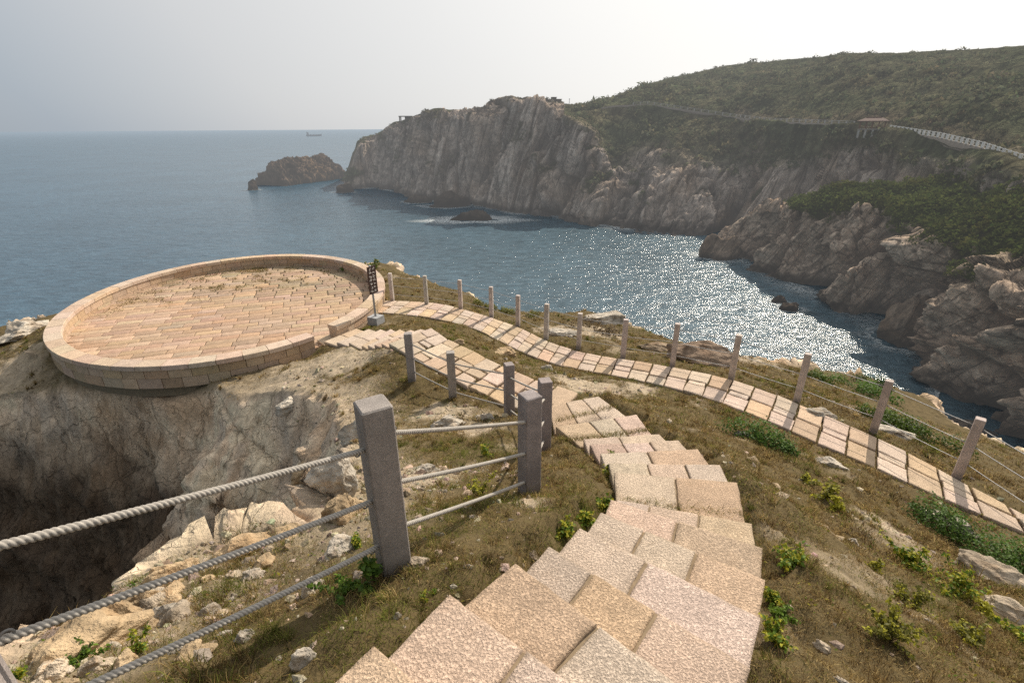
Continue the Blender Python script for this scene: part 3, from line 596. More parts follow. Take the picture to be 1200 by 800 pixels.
def hook_mesh(p, d):                        # small eye bolt standing out of a post towards d
    d = np.asarray(d, float); d /= np.linalg.norm(d); up = np.array([0, 0, 1.]); s = np.cross(d, up)
    mb = MB().tube([p, p+d*.035], .006, 8, (.2, .19, .18)); th = np.linspace(0, 2*math.pi, 13); c = p+d*.05
    return mb.tube([c+.016*(math.cos(x)*d+math.sin(x)*up) for x in th], .0045, 6, (.2, .19, .18), caps=False)
def build_fence(name, posts, label, width, levels, rad, sag, strands, rots, col, taper=.97):
    root = empty(name, tuple(posts[0][0]), label, 'fence')
    objs = []
    for k, (B, h) in enumerate(posts):
        o = post_mesh(h, width, col=tint(col, .05), taper=taper).build('post', M['granite']); o.location = Vector(B)-root.location; o.rotation_euler = (0, 0, rots[k]); o.parent = root; objs.append(o)
    for k in range(len(posts)-1):
        (A, ha), (B, hb) = posts[k], posts[k+1]; d = B-A; d[2] = 0; d = d/np.linalg.norm(d)
        for lv in levels:
            pa = A+np.array([0, 0, ha*lv])+d*width*.55; pb = B+np.array([0, 0, hb*lv])-d*width*.55
            settle(rope_line(pa, pb, sag*np.linalg.norm(pb-pa)*random.uniform(.6, 1.3), rad, strands, .0045 if k < 2 else .012).build('rope' if strands else 'cable', M['rope'] if strands else M['steel'], None, True), root)
            for p, dd, ob, kk in ((pa, d, objs[k], k), (pb, -d, objs[k+1], k+1)):
                if strands or kk > 6:
                    hk = hook_mesh(p-dd*.012, dd).build('eye_bolt', M['steel'], None, True); hk.parent = ob
                    hk.matrix_parent_inverse = (Matrix.Translation(ob.location+root.location) @ Matrix.Rotation(rots[kk], 4, 'Z')).inverted()
    return root
build_fence('rope_fence', LP, 'square granite posts joined by thick pale twisted ropes between stairs and chasm', .165, (.79, .49, .20), .0135, .006, True,
            [math.radians(a) for a in (40, 32, 30, 12, 18, 8, 6)], (.33, .285, .265))
build_fence('cable_fence', RP, 'long row of slim granite posts joined by thin cables along the seaward footpath', .135, (.86, .55, .24), .007, .008, False,
            [math.radians(a) for a in (-8, -6, -10, -14, -18, -24, -12, -8, -20, -30, -36, -40, -44, -46)], (.54, .46, .41))
# ------------------------------------------------------------------ warning sign
def build_sign():
    B = at(441, 378, -6.1); t = empty('warning_sign', tuple(B), 'narrow dark brown sign with pale lettering on steel post in concrete block', 'sign')
    yaw = math.radians(65); Rz = np.array(Matrix.Rotation(yaw, 3, 'Z'))
    settle(MB().box(B+np.array([0, 0, .10]), (.42, .42, .28), yaw, (.36, .36, .36), .94).build('base', M['concrete']), t)
    settle(MB().tube([B+np.array([0, 0, .2]), B+np.array([0, 0, 2.0])], .035, 12, (.38, .39, .40)).build('post', M['steel'], None, True), t)
    ctr = B+np.array([0, 0, 1.52]); shear = .14
    V = []
    for y in (-.016, .016):
        for x, z in ((-.20, -.46), (.20, -.46), (.20, .46), (-.20, .46)): V.append(ctr+Rz@np.array([x, y-.055, z]))
    pn = settle(MB().add(V, [[0, 1, 2, 3], [5, 4, 7, 6], [0, 4, 5, 1], [1, 5, 6, 2], [2, 6, 7, 3], [3, 7, 4, 0]], col=(.045, .022, .016)).build('panel', M['paint']), t)
    r = random.Random(2)
    for row in range(7):
        for cx in (-.095, .065):
            z = .37-row*.122; lt = MB()
            for _ in range(4):               # illegible brush-like characters: a few short strokes each
                a = r.choice([0, 0, math.pi/2, .6, -.6]); ln = r.uniform(.05, .10); w = .016
                ox, oz = r.uniform(-.035, .035), r.uniform(-.03, .03)
                dx, dz = math.cos(a)*ln/2, math.sin(a)*ln/2; px_, pz_ = -math.sin(a)*w/2, math.cos(a)*w/2
                P = [(-dx-px_, -dz-pz_), (dx-px_, dz-pz_), (dx+px_, dz+pz_), (-dx+px_, -dz+pz_)]
                dep = -.0735-.0004*r.randint(0, 9)
                lt.add([ctr+Rz@np.array([cx+ox+x, dep, z+oz+zz]) for x, zz in P], [[0, 1, 2, 3]], col=(.62, .58, .54))
            lt.build('character', M['paint'], pn)
build_sign()
# ------------------------------------------------------------------ the coast across the bay
def loft(cols, rows_per, cper):
    """cols: list of node lists (3-D points); Catmull-Rom across the columns, linear down the profile. Returns V, ny, nx, t (profile coordinate), u (column coordinate)."""
    C = np.array(cols); nc, nn = C.shape[:2]; cc = []; uu = []
    for i in range(nc-1):
        p0, p1, p2, p3 = C[max(i-1, 0)], C[i], C[i+1], C[min(i+2, nc-1)]; m = cper[i] if hasattr(cper, '__len__') else cper
        for k in range(m):
            t = k/m; cc.append(p1+(p2-p1)*t if i in (0, nc-2) else .5*((2*p1)+(-p0+p2)*t+(2*p0-5*p1+4*p2-p3)*t*t+(-p0+3*p1-3*p2+p3)*t**3)); uu.append(i+t)
    cc.append(C[-1]); uu.append(nc-1.); cc = np.array(cc); out = []; tt = []
    for j in range(nn-1):
        m = rows_per[j]
        for k in range(m): out.append(cc[:, j]+(cc[:, j+1]-cc[:, j])*(k/m)); tt.append(j+k/m)
    out.append(cc[:, -1]); tt.append(nn-1.)
    V = np.array(out); ny, nx = V.shape[:2]
    for _ in range(2): V[1:-1] = (V[:-2]+2*V[1:-1]+V[2:])/4
    return V.reshape(-1, 3), ny, nx, np.repeat(tt, nx), np.tile(uu, ny)
A_X = [403, 411, 418, 426, 441, 470, 508, 530, 560, 600, 640, 680, 700, 720, 760, 800, 860, 900, 940, 1000, 1040, 1100, 1150, 1200, 1290, 1400]
A_W = [222, 221, 221, 221, 221, 226, 235, 238, 243, 250, 252, 259, 264, 267, 271, 275, 276, 285, 290, 300, 305, 315, 325, 335, 350, 380]
A_C = [218, 203, 178, 169, 164, 153, 141, 140, 140, 123, 129, 148, 166, 197, 198, 192, 192, 190, 186, 182, 178, 190, 205, 215, 240, 270]
A_R = [215, 200, 174, 166, 161, 147, 133, 134, 134, 118, 124, 132, 128, 125, 123, 129, 138, 143, 145, 148, 153, 163, 175, 192, 225, 255]
A_S = [213, 197, 171, 164, 159, 142, 127, 129, 128, 115, 120, 124, 118, 112, 98, 88, 76, 71, 68, 62, 61, 58, 55, 52, 50, 50]
A_DR = [365, 367, 369, 372, 376, 345, 305, 300, 290, 268, 268, 262, 262, 262, 262, 255, 245, 225, 210, 190, 178, 160, 147, 135, 118, 105]
A_DW = [352, 353, 354, 356, 358, 318, 282, 275, 262, 235, 229, 213, 206, 203, 196, 192, 195, 186, 178, 164, 155, 136, 122, 110, 95, 85]
def pix(V):                                 # where a point was seen in the survey
    d = V-np.array([0, 0, CZ]); xr = d[:, 0]; dep = d[:, 1]*CT-d[:, 2]*ST; yr = d[:, 1]*ST+d[:, 2]*CT; dep = np.maximum(dep, 1)
    x = (xr*CR+yr*SR)/dep; y = (yr*CR-xr*SR)/dep; return 600+x*F_, 400-y*F_
def creases(V, lines):                      # signed relief along surveyed clefts and crests
    px, py = pix(V); out = np.zeros(len(V)); wob = 3.5*fbm(V*.12, 3)
    for pts, dep, w in lines:
        d = seg_dist(px, py, [(a, b) for a, b in pts], closed=False); out += dep*np.exp(-((d+wob)/w)**2)
    return out
A_LINES = [([(452, 162), (455, 220)], -4, 4), ([(497, 150), (496, 190), (500, 232)], -4, 4), ([(530, 150), (531, 210), (533, 238)], -3, 4), ([(590, 130), (575, 175), (556, 215), (548, 240)], -6, 6), ([(612, 125), (600, 160), (585, 190)], -3, 4),
           ([(660, 150), (648, 190), (668, 215)], -3, 5), ([(692, 170), (668, 215), (655, 250)], -6, 6), ([(628, 185), (640, 215), (655, 248)], 5, 9), ([(560, 150), (545, 200), (552, 232)], 3, 10), ([(625, 130), (600, 185), (575, 238)], 3, 12),
           ([(725, 205), (705, 235), (690, 262)], 4, 10), ([(745, 215), (728, 250)], -4, 6), ([(880, 205), (862, 240), (845, 276)], -7, 7), ([(820, 210), (790, 250)], -3, 6), ([(770, 205), (752, 262)], 3, 9), ([(955, 195), (915, 240)], -4, 6), ([(1010, 190), (960, 225)], -4, 7)]
def coast_far():
    cols = []
    for x, wy, cy, ry, sy, dr, dw in zip(A_X, A_W, A_C, A_R, A_S, A_DR, A_DW):
        w = atD(x, wy, dw); w[2] = 0; k = dw/math.hypot(w[0], w[1]); toe = w*np.array([(dw-14)/dw, (dw-14)/dw, 0])+np.array([0, 0, -5])
        dc = dw+(8 if x < 430 else 16 if x < 690 else 26)*(.55 if x > 1080 else 1); dc = min(dc, dr-6)
        c = atD(x, cy, dc); mid = w+(c-w)*.42; mid[2] = c[2]*.52
        r0 = atD(x, ry, dr); r1 = r0*np.array([(dr+5)/dr, (dr+5)/dr, 1])+np.array([0, 0, .15])
        ds = dr+(18 if x < 560 else 25 if x < 690 else 40 if x < 720 else 90 if x < 800 else 140); sk = atD(x, sy, ds)
        mh = r1+(sk-r1)*.45; mh[2] += .10*(sk[2]-r1[2]); q = (ds+70)/ds; b = sk*np.array([q, q, 1]); b[2] -= 14; q = (ds+220)/ds; b2 = sk*np.array([q, q, 0]); b2[2] = -8
        if x < 690: r1 = r0+(sk-r0)*.2; mh = r0+(sk-r0)*.6
        cols.append([toe, w, mid, c, r0, r1, mh, sk, b, b2])
    rows = [8, 50, 60, 50, 5, 40, 40, 12, 6]
    V, ny, nx, t, u = loft(cols, rows, [6, 8, 10, 14, 26, 32, 20, 26, 34, 36, 36, 20, 20, 34, 34, 46, 34, 34, 44, 30, 40, 30, 30, 34, 30])
    n = normals(V, ny, nx); n[n[:, 2] < -.2] *= -1
    road = np.exp(-((t-4.5)/.45)**2)*(u > 11.5); edge = sstep(7.2, 6.6, t)*sstep(.1, .8, t)
    rk = sstep(3.45, 2.7, t+.55*fbm(V*.045, 4)); rk = np.maximum(rk, (u < 10.5)*sstep(6.3, 5.0, t+.6*fbm(V*.05, 3)))
    lean = np.interp(u, [0, 8, 10, 12, 25], [.05, .10, .35, .55, .6]); tilt = np.stack([V[:, 0]-lean*V[:, 2], V[:, 1]-.15*V[:, 2], V[:, 2]*.12], 1)
    rid = ridged(tilt*.034+5, 4, .55); gul = np.abs(perlin(tilt*.055+11)); gul2 = np.abs(perlin(tilt*.13+3)); fine = ridged(tilt*.20, 3); blk = fbm(V*.09, 5, .55)
    amp = np.interp(u, [0, 2.5, 5, 10, 13, 25], [.15, .3, 1, 1, .8, .65])
    lin = ridged(np.stack([(V[:, 0]-lean*V[:, 2])*.30, (V[:, 1]-.15*V[:, 2])*.30, V[:, 2]*.022], 1), 4); cre = creases(V, A_LINES)
    d = rk*amp*((rid-.5)*6-sstep(.10, 0, gul)*3-sstep(.10, 0, gul2)*1.6+(fine-.5)*1.5+(lin-.5)*2.4+blk*.4+facet(tilt*np.array([.10, .10, .25]))*1.5+facet(tilt*np.array([.24, .24, .6]), 5)*.45)+rk*cre*np.interp(u, [0, 4, 5.5], [.2, .8, 1])+(1-rk)*(fbm(V*.03, 4)*3.5+ridged(V*.15, 3)*.7)*(1-road)
    V = V+n*(d*edge)[:, None]; V[:, 2] = np.where(t > 7, V[:, 2], V[:, 2])
    n2 = normals(V, ny, nx)
    a = fbm(V*.05, 4); b = fbm(tilt*.12, 5, .6); st = sstep(.05, .5, fbm(tilt*np.array([.16, .16, .05])+40, 4))
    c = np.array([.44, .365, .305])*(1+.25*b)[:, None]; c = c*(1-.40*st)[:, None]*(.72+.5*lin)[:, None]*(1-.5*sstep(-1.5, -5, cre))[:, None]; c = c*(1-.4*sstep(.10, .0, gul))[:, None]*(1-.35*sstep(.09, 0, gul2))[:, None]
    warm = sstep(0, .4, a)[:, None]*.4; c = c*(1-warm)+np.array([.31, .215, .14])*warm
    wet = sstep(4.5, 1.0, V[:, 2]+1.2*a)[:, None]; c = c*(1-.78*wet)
    veg = np.array([.085, .092, .052])*(1+.5*fbm(V*.06+9, 4))[:, None]; dry = sstep(-.05, .35, fbm(V*.04+70, 4)+(.25*(np.abs(t-5.9) < .5))+.15*(t < 4))[:, None]*np.where(t < 4, .6, .35)[:, None]
    veg = veg*(1-dry)+np.array([.16, .135, .085])*dry
    cut = (np.exp(-((t-5.10)/.12)**2)*(u > 16))[:, None]*.6; veg = veg*(1-cut)+np.array([.15, .115, .085])*cut
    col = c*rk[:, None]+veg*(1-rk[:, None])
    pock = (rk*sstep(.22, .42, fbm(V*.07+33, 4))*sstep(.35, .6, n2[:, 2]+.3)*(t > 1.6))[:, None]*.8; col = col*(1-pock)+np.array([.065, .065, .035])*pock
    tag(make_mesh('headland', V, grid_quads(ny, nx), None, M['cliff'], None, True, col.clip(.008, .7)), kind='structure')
    vm = ((1-rk)*(t < 7.35)*(t > 2.6)*(1-(u > 11.5)*(t > 3.9)*(t < 5.06))*(u > 2.5)*np.where((u > 11.5)*(t < 4), .5, 1.)*(1-(u > 20)*(t > 3.2)*(t < 5.06))*(.35+.65*sstep(-.25, .25, fbm(V*.05+20, 3)))+pock[:, 0]*.8)*(t < 7.35)
    return V, vm, t, u, ny, nx
HA = coast_far()
B_X = [812, 822, 835, 850, 870, 890, 905, 920, 950, 990, 1030, 1060, 1085, 1100, 1150, 1200, 1290, 1420]
B_W = [299, 299, 302, 304, 307, 322, 331, 336, 344, 368, 380, 394, 432, 464, 512, 545, 620, 700]
B_V = [298, 290, 284, 273, 259, 250, 246, 247, 249, 246, 248, 262, 275, 290, 330, 347, 370, 400]
B_S = [297.5, 288, 281, 269, 254, 245, 240, 241, 236, 221, 224, 222, 214, 210, 198, 195, 192, 192]
B_DV = [164, 165, 166, 168, 166, 160, 155, 150, 146, 138, 134, 126, 118, 112, 98, 86, 72, 62]
B_DS = [165, 167, 168, 171, 171, 165, 162, 160, 156, 152, 150, 150, 150, 150, 145, 140, 128, 115]
B_LINES = [([(905, 262), (882, 292), (876, 306)], -4, 7), ([(955, 266), (930, 278), (900, 300), (868, 326)], 3, 10), ([(1048, 275), (1005, 298), (965, 322), (935, 334), (905, 331)], -7, 9), ([(1078, 290), (1050, 300), (1015, 328), (985, 362)], 5, 14), ([(1035, 300), (985, 345), (950, 348)], 3, 10),
           ([(1130, 300), (1100, 318), (1075, 345), (1050, 362), (1020, 374)], -9, 10), ([(1180, 330), (1140, 345), (1100, 375), (1080, 398)], 4, 12), ([(1200, 372), (1160, 380), (1125, 395), (1095, 412)], -5, 8), ([(1200, 392), (1150, 405), (1110, 425), (1092, 445)], 5, 12), ([(1200, 440), (1150, 450), (1112, 470)], -4, 8), ([(1200, 475), (1160, 490), (1130, 505)], 4, 10), ([(960, 250), (925, 275), (895, 312)], -3, 6)]
def coast_near():
    cols = []
    for x, wy, vy, sy, dv, ds in zip(B_X, B_W, B_V, B_S, B_DV, B_DS):
        w = at(x, wy, -CZ); dw = math.hypot(w[0], w[1]); dv = max(dv, dw+1.5); toe = w*np.array([(dw-9)/dw]*2+[0])+np.array([0, 0, -5])
        v = atD(x, vy, dv); mid = w+(v-w)*.47; mid[2] = v[2]*.40; ds = max(ds, dv+1.5); sk = atD(x, sy, ds); m2 = v+(sk-v)*.5; m2[2] += .03*(sk[2]-v[2])
        q = (ds+25)/ds; b = sk*np.array([q, q, 1]); b[2] = max(sk[2]-9, -4); q = (ds+60)/ds; b2 = sk*np.array([q, q, 0]); b2[2] = -6
        cols.append([toe, w, mid, v, m2, sk, b, b2])
    V, ny, nx, t, u = loft(cols, [8, 60, 64, 46, 40, 14, 6], [14, 14, 18, 22, 26, 20, 22, 40, 50, 50, 40, 36, 32, 60, 60, 60, 40])
    n = normals(V, ny, nx); n[n[:, 2] < -.2] *= -1
    rk = sstep(3.5, 2.75, t+.6*fbm(V*.07, 4)); rk = np.maximum(rk, (u < 7.5)*1.)
    edge = sstep(5.4, 4.8, t)*sstep(.0, .7, t)
    # tilted slabs: beds dip towards the water, with deep clefts between them
    s = V[:, 0]*.80-V[:, 1]*.34-V[:, 2]*.50; w = V[:, 0]*.34+V[:, 1]*.80
    bed = np.stack([s*.11, w*.022, V[:, 2]*.02], 1); rid = ridged(bed+3, 3, .5); cl = np.abs(perlin(bed*1.05+21)); cl2 = np.abs(perlin(np.stack([s*.36, w*.07, V[:, 2]*.05], 1)))
    blk = fbm(V*.14, 5, .55); cr = np.abs(perlin(V*np.array([.3, .3, .4])+8)); fine = ridged(np.stack([s*.7, w*.16, V[:, 2]*.2], 1), 3)
    cell = ridged(V*.22+4, 3)
    amp = np.interp(u, [0, 2, 5, 8, 17], [.25, .5, .8, 1.1, 1.1])
    cre = creases(V, B_LINES)
    d = -rk*np.interp(u, [0, 4, 8, 17], [.3, 1.2, 3.6, 3.2])*sstep(3.2, 1.5, t)+rk*cre*np.interp(u, [0, 3, 17], [.5, 1, .8])+rk*amp*((rid-.5)*3.2-sstep(.13, 0, cl)*2.2-sstep(.10, 0, cl2)*1.1+blk*.9+(fine-.5)*.6+facet(np.stack([s*.20, w*.07, V[:, 2]*.12], 1))*2.2+facet(np.stack([s*.5, w*.2, V[:, 2]*.3], 1), 5)*1.1+facet(V*.42, 9)*np.interp(u, [0, 9, 12], [.3, .5, 1.0])-sstep(.06, 0, cr)*.5)+(1-rk)*(fbm(V*.06, 4)*2.0+ridged(V*.22, 3)*.8)
    V = V+n*(d*edge)[:, None]
    a = fbm(V*.08, 4); b = fbm(np.stack([s*.5, w*.1, V[:, 2]*.2], 1), 4, .6)
    c = np.array([.45, .345, .26])*(1+.3*b)[:, None]; warm = sstep(0, .45, a)[:, None]*.5; c = c*(1-warm)+np.array([.27, .17, .11])*warm
    pale = sstep(.1, .45, fbm(V*.11+60, 4))[:, None]*.35; c = c*(1-pale)+np.array([.36, .31, .25])*pale
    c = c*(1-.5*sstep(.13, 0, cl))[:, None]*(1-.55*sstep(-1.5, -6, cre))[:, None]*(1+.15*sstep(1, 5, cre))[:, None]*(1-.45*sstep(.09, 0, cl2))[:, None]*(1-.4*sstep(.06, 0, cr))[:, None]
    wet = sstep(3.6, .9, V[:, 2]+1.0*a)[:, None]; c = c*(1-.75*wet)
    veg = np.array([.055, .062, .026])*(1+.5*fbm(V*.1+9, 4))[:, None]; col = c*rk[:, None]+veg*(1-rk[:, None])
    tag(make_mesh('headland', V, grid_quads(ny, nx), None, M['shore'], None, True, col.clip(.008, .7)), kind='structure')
    return V, (1-rk)*(t < 5.5)*(t > 2.7), t, u, ny, nx
HB = coast_near()
def clumps(pts, rad, ntri, leaf, cols, flat=.75, seed=1, shell=.55):
    """Many leaf-sized triangles spread through bush volumes around pts. Returns V, T, C."""
    r = np.random.default_rng(seed); N = len(pts); K = N*ntri
    d = r.normal(size=(K, 3)); d /= np.linalg.norm(d, axis=1)[:, None]; d[:, 2] = np.abs(d[:, 2])*1.15-.18
    rr = np.repeat(rad, ntri); lump = 1+.35*np.sin(d[:, 0]*5+np.repeat(r.uniform(0, 6, N), ntri))*np.cos(d[:, 1]*5+np.repeat(r.uniform(0, 6, N), ntri))
    rad_k = (shell+(1-shell)*r.random(K)**.5)*lump
    c = np.repeat(np.asarray(pts), ntri, axis=0)+d*(rr*rad_k)[:, None]*np.array([1, 1, flat])
    nrm = d*.8+r.normal(size=(K, 3))*.55; nrm /= np.linalg.norm(nrm, axis=1)[:, None]
    a = np.cross(nrm, r.normal(size=(K, 3))); a /= np.linalg.norm(a, axis=1)[:, None]+1e-9; b = np.cross(nrm, a)
    L = (np.repeat(leaf, ntri) if np.ndim(leaf) else np.full(K, leaf))*r.uniform(.6, 1.4, K)
    V = np.stack([c+a*L[:, None], c-a*L[:, None]*.5+b*L[:, None]*.75, c-a*L[:, None]*.5-b*L[:, None]*.75], 1).reshape(-1, 3)
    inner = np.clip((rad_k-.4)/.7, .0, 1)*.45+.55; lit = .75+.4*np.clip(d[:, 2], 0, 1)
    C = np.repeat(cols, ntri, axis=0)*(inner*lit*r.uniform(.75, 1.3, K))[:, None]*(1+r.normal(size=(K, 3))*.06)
    return V, np.arange(K*3).reshape(-1, 3), np.repeat(C, 3, axis=0).clip(.004, .9)
def scatter(V, mask, N, seed):
    r = np.random.default_rng(seed); D = np.hypot(V[:, 0], V[:, 1]); p = mask.clip(0, 1); p = p/p.sum(); i = r.choice(len(V), N, replace=True, p=p); return V[i]+r.normal(size=(N, 3))*np.array([.4, .4, .0]), r, i
def scrub():
    P, r, idx = scatter(HA[0], HA[1], 7500, 5); D = np.linalg.norm(P-np.array([0, 0, CZ]), axis=1)
    rad = r.gamma(2.5, .42, len(P)).clip(.4, 3.2)*(.55+D/420); g = fbm(P*.05, 3)[:, None]
    col = np.array([.115, .124, .074])*(1+.4*g)+np.where(r.random((len(P), 1)) < .22, np.array([.06, .035, .02]), 0)
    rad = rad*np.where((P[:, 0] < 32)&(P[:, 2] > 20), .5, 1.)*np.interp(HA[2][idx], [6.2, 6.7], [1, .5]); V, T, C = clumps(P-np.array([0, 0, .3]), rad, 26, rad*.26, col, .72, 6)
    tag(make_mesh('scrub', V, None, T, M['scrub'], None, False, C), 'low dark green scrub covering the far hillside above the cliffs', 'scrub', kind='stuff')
    P, r, idx = scatter(HB[0], HB[1], 2300, 8); D = np.linalg.norm(P-np.array([0, 0, CZ]), axis=1)
    rad = r.gamma(3, .42, len(P)).clip(.5, 2.8); g = fbm(P*.08, 3)[:, None]; yel = sstep(.0, .5, fbm(P*.12+50, 2))[:, None]
    col = np.array([.075, .092, .026])*(1+.4*g)*(1-.5*yel)+np.array([.13, .125, .032])*.5*yel
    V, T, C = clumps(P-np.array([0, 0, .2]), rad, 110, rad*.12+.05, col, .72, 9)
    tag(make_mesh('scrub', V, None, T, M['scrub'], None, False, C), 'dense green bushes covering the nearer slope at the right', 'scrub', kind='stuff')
scrub()
# ------------------------------------------------------------------ rocks
def ico(sub):
    import bmesh
    bm = bmesh.new(); bmesh.ops.create_icosphere(bm, subdivisions=sub, radius=1); V = np.array([v.co[:] for v in bm.verts]); T = np.array([[v.index for v in f.verts] for f in bm.faces]); bm.free(); return V, T
ICO = {k: ico(k) for k in (3, 4, 5, 6)}
def rock_shape(size, seed, sub=4, ang=.35, fine=.06, facets=9, flatb=True):
    V, T = ICO[sub]; V = V.copy(); r = np.random.default_rng(seed)
    for _ in range(facets):                  # broken faces
        n = r.normal(size=3); n[2] = abs(n[2])*.8; n /= np.linalg.norm(n); k = r.uniform(.55, .9); d = V@n; V = V-np.maximum(d-k, 0)[:, None]*n*.92
    V = V*(1+ang*fbm(V*1.1+seed*3.1, 3))[:, None]*(1+fine*ridged(V*3+seed, 4))[:, None]+fine*.35*fbm(V*9+seed, 3)[:, None]*V
    V = V*np.array(size)/2
    return V, T
def rock_col(V, base, seed, wet=None):
    s = 1/max(np.ptp(V[:, 0]), .05); c = np.asarray(base)*(1+.35*fbm(V*s*5+seed, 4))[:, None]; k = sstep(.05, .5, fbm(V*s*3+seed+9, 3))[:, None]*.5
    return (c*(1-k)+np.asarray(base)*np.array([.75, .62, .5])*k)
def rock(name, loc, size, rz, seed, label, mat, base, sub=4, cat='rock', group=None, wetz=None, **kw):
    V, T = rock_shape(size, seed, sub, **kw); C = rock_col(V, base, seed)
    if wetz: C = C*(1-.7*sstep(wetz, wetz*.25, V[:, 2]+loc[2]+.3*fbm(V*.5, 2)))[:, None]
    o = make_mesh(name, V, None, T, M[mat], None, True, C.clip(.01, .8)); o.location = loc; o.rotation_euler = (0, 0, rz); return tag(o, label, cat, group)
def islet():
    nx, ny = 260, 120; X, Y = np.meshgrid(np.linspace(-1, 1, nx), np.linspace(-1, 1, ny)); x, y = X.ravel(), Y.ravel()
    prof = np.interp(x, [-1, -.92, -.8, -.55, -.36, -.1, .25, .36, .5, .74, .88, .96, 1], [.0, .50, .78, .92, .98, .96, .92, .82, 1.0, 1.0, .80, .5, 0])
    yy = np.clip(1-(y*1.02)**2, 0, 1)**.38; z = prof*yy*19-1.5-5*sstep(.93, 1, np.maximum(np.abs(x), np.abs(y)))
    V = np.stack([x*34, y*14, z], 1); n = normals(V, ny, nx); V = V+n*(fbm(V*.10, 4)*3.0+(ridged(V*.22+3, 4)-.5)*3.2)[:, None]*(z > -2)[:, None]; V[:, 2] -= .8
    c = np.array([.12, .088, .066])*(1+.45*fbm(V*.12, 4))[:, None]; w = np.exp(-((x-.12)/.30)**2)*sstep(-.2, .3, fbm(V*.09+4, 3)+.25); c = c*(1-.6*w[:, None])+np.array([.24, .155, .085])*.6*w[:, None]
    c *= (1-.7*sstep(4, 1, V[:, 2]+1.5*fbm(V*.1, 2)))[:, None]
    a, b = at(290, 222, -CZ), at(396, 208, -CZ); o = make_mesh('rock_islet', V, grid_quads(ny, nx), None, M['cliff'], None, True, c.clip(.01, .6)); m = (a+b)/2; o.location = (m[0]+.5, m[1]+12, 0); o.rotation_euler = (0, 0, math.atan2(b[1]-a[1], b[0]-a[0]))
    tag(o, 'large rugged brown rock islet standing alone in the open sea', 'rock')
islet()
SEA_ROCKS = [  # x px, waterline px, width px, height px, depth factor, label
    (297, 223, 13, 9, .9, 'small dark rock at the left foot of the big rock islet'),
    (405, 226, 22, 10, .8, 'dark jagged rock at the seaward tip of the far cliffs'),
    (489, 238, 30, 9, .7, 'low dark rock at the cliff foot beside a longer rock ledge'),
    (524, 243, 50, 17, .6, 'long dark rock ledge at the foot of the far cliffs'),
    (556, 259, 60, 12, .5, 'flat dark rock awash with white foam in the middle of the bay'),
    (640, 251, 26, 8, .6, 'small brown rock at the cliff foot right of the foamy rock'),
    (912, 355, 17, 6, .8, 'smaller of two low rocks in the sun glitter'),
    (924, 364, 26, 9, .8, 'larger of two low rocks in the sun glitter'),
    (1056, 405, 58, 42, .9, 'big rounded brown boulder standing in the water before the right cliffs'),
    (846, 304, 52, 24, .7, 'low rocky spur reaching into the bay before the far cliffs')]
FOAMS = []
for k, (x, y, w, h, df, lab) in enumerate(SEA_ROCKS):
    b = at(x, y, -CZ); D = math.hypot(b[0], b[1]); dep = np.linalg.norm(b-np.array([0, 0, CZ]))*.93; W = w/F_*dep*.9; H = h/F_*dep*1.0
    rock('sea_rock', (b[0]*(1+W*df*.35/D), b[1]*(1+W*df*.35/D), H*.05), (W*1.05, W*df, H*2.0), random.uniform(-.3, .3), 40+k, lab, 'shore' if D < 180 else 'cliff', (.085, .065, .05) if k < 8 else (.20, .15, .11), 5, wetz=H*.8 if k < 8 else H*.3, ang=.4, fine=.12)
    FOAMS.append((b[0]*(1+W*df*.35/D), b[1]*(1+W*df*.35/D), W*.62, W*df*.62, 1. if k in (4,) else .7 if k in (2, 3, 5) else .5))
# ------------------------------------------------------------------ white water
def foam():
    mb = MB(); r = random.Random(4)
    for cx, cy, rx, ry, s in FOAMS:
        n = 48; th = np.linspace(0, 2*math.pi, n+1)[:-1]; rings = [(.85, 1), (1.0, .9), (1.15, .55), (1.45, 0)] if s < 1 else [(.8, 1), (1.05, 1), (1.5, .8), (2.3, 0)]
        V, C = [], []
        for q, f in rings:
            wob = 1+.12*np.sin(3*th+cx)+.10*np.sin(7*th+cy); V.append(np.c_[cx+rx*q*wob*np.cos(th), cy+ry*q*wob*np.sin(th), np.full(n, .12)]); C.append(np.full((n, 3), f*s*1.0))
        j = np.arange(n); k = (j+1) % n; Q = np.vstack([np.stack([a*n+j, a*n+k, a*n+n+k, a*n+n+j], 1) for a in range(3)]); mb.add(np.vstack(V), Q, None, np.vstack(C))
    for PX, PY in ((A_X[2:16], A_W[2:16]), (B_X[:14], B_W[:14])):
        L = resample(np.array([at(x, y, -CZ) for x, y in zip(PX, PY)]), 160); D = np.hypot(L[:, 0], L[:, 1])[:, None]; V, C = [], []
        for q, f in ((5, 1.), (0, 1.), (-2.5, .5), (-7, 0)):
            P = L*(1+q/D); P[:, 2] = .13; V.append(P); C.append(np.full((160, 3), f)*(.35+.65*sstep(.0, .4, perlin(L*.07)))[:, None]*.9)
        j = np.arange(159); mb.add(np.vstack(V), np.vstack([np.stack([a*160+j, a*160+j+1, a*160+160+j+1, a*160+160+j], 1) for a in range(3)]), None, np.vstack(C))
    tag(mb.build('foam', M['foam'], None, True), 'thin white foam washing around the rocks and cliff feet', 'foam', kind='stuff')
foam()
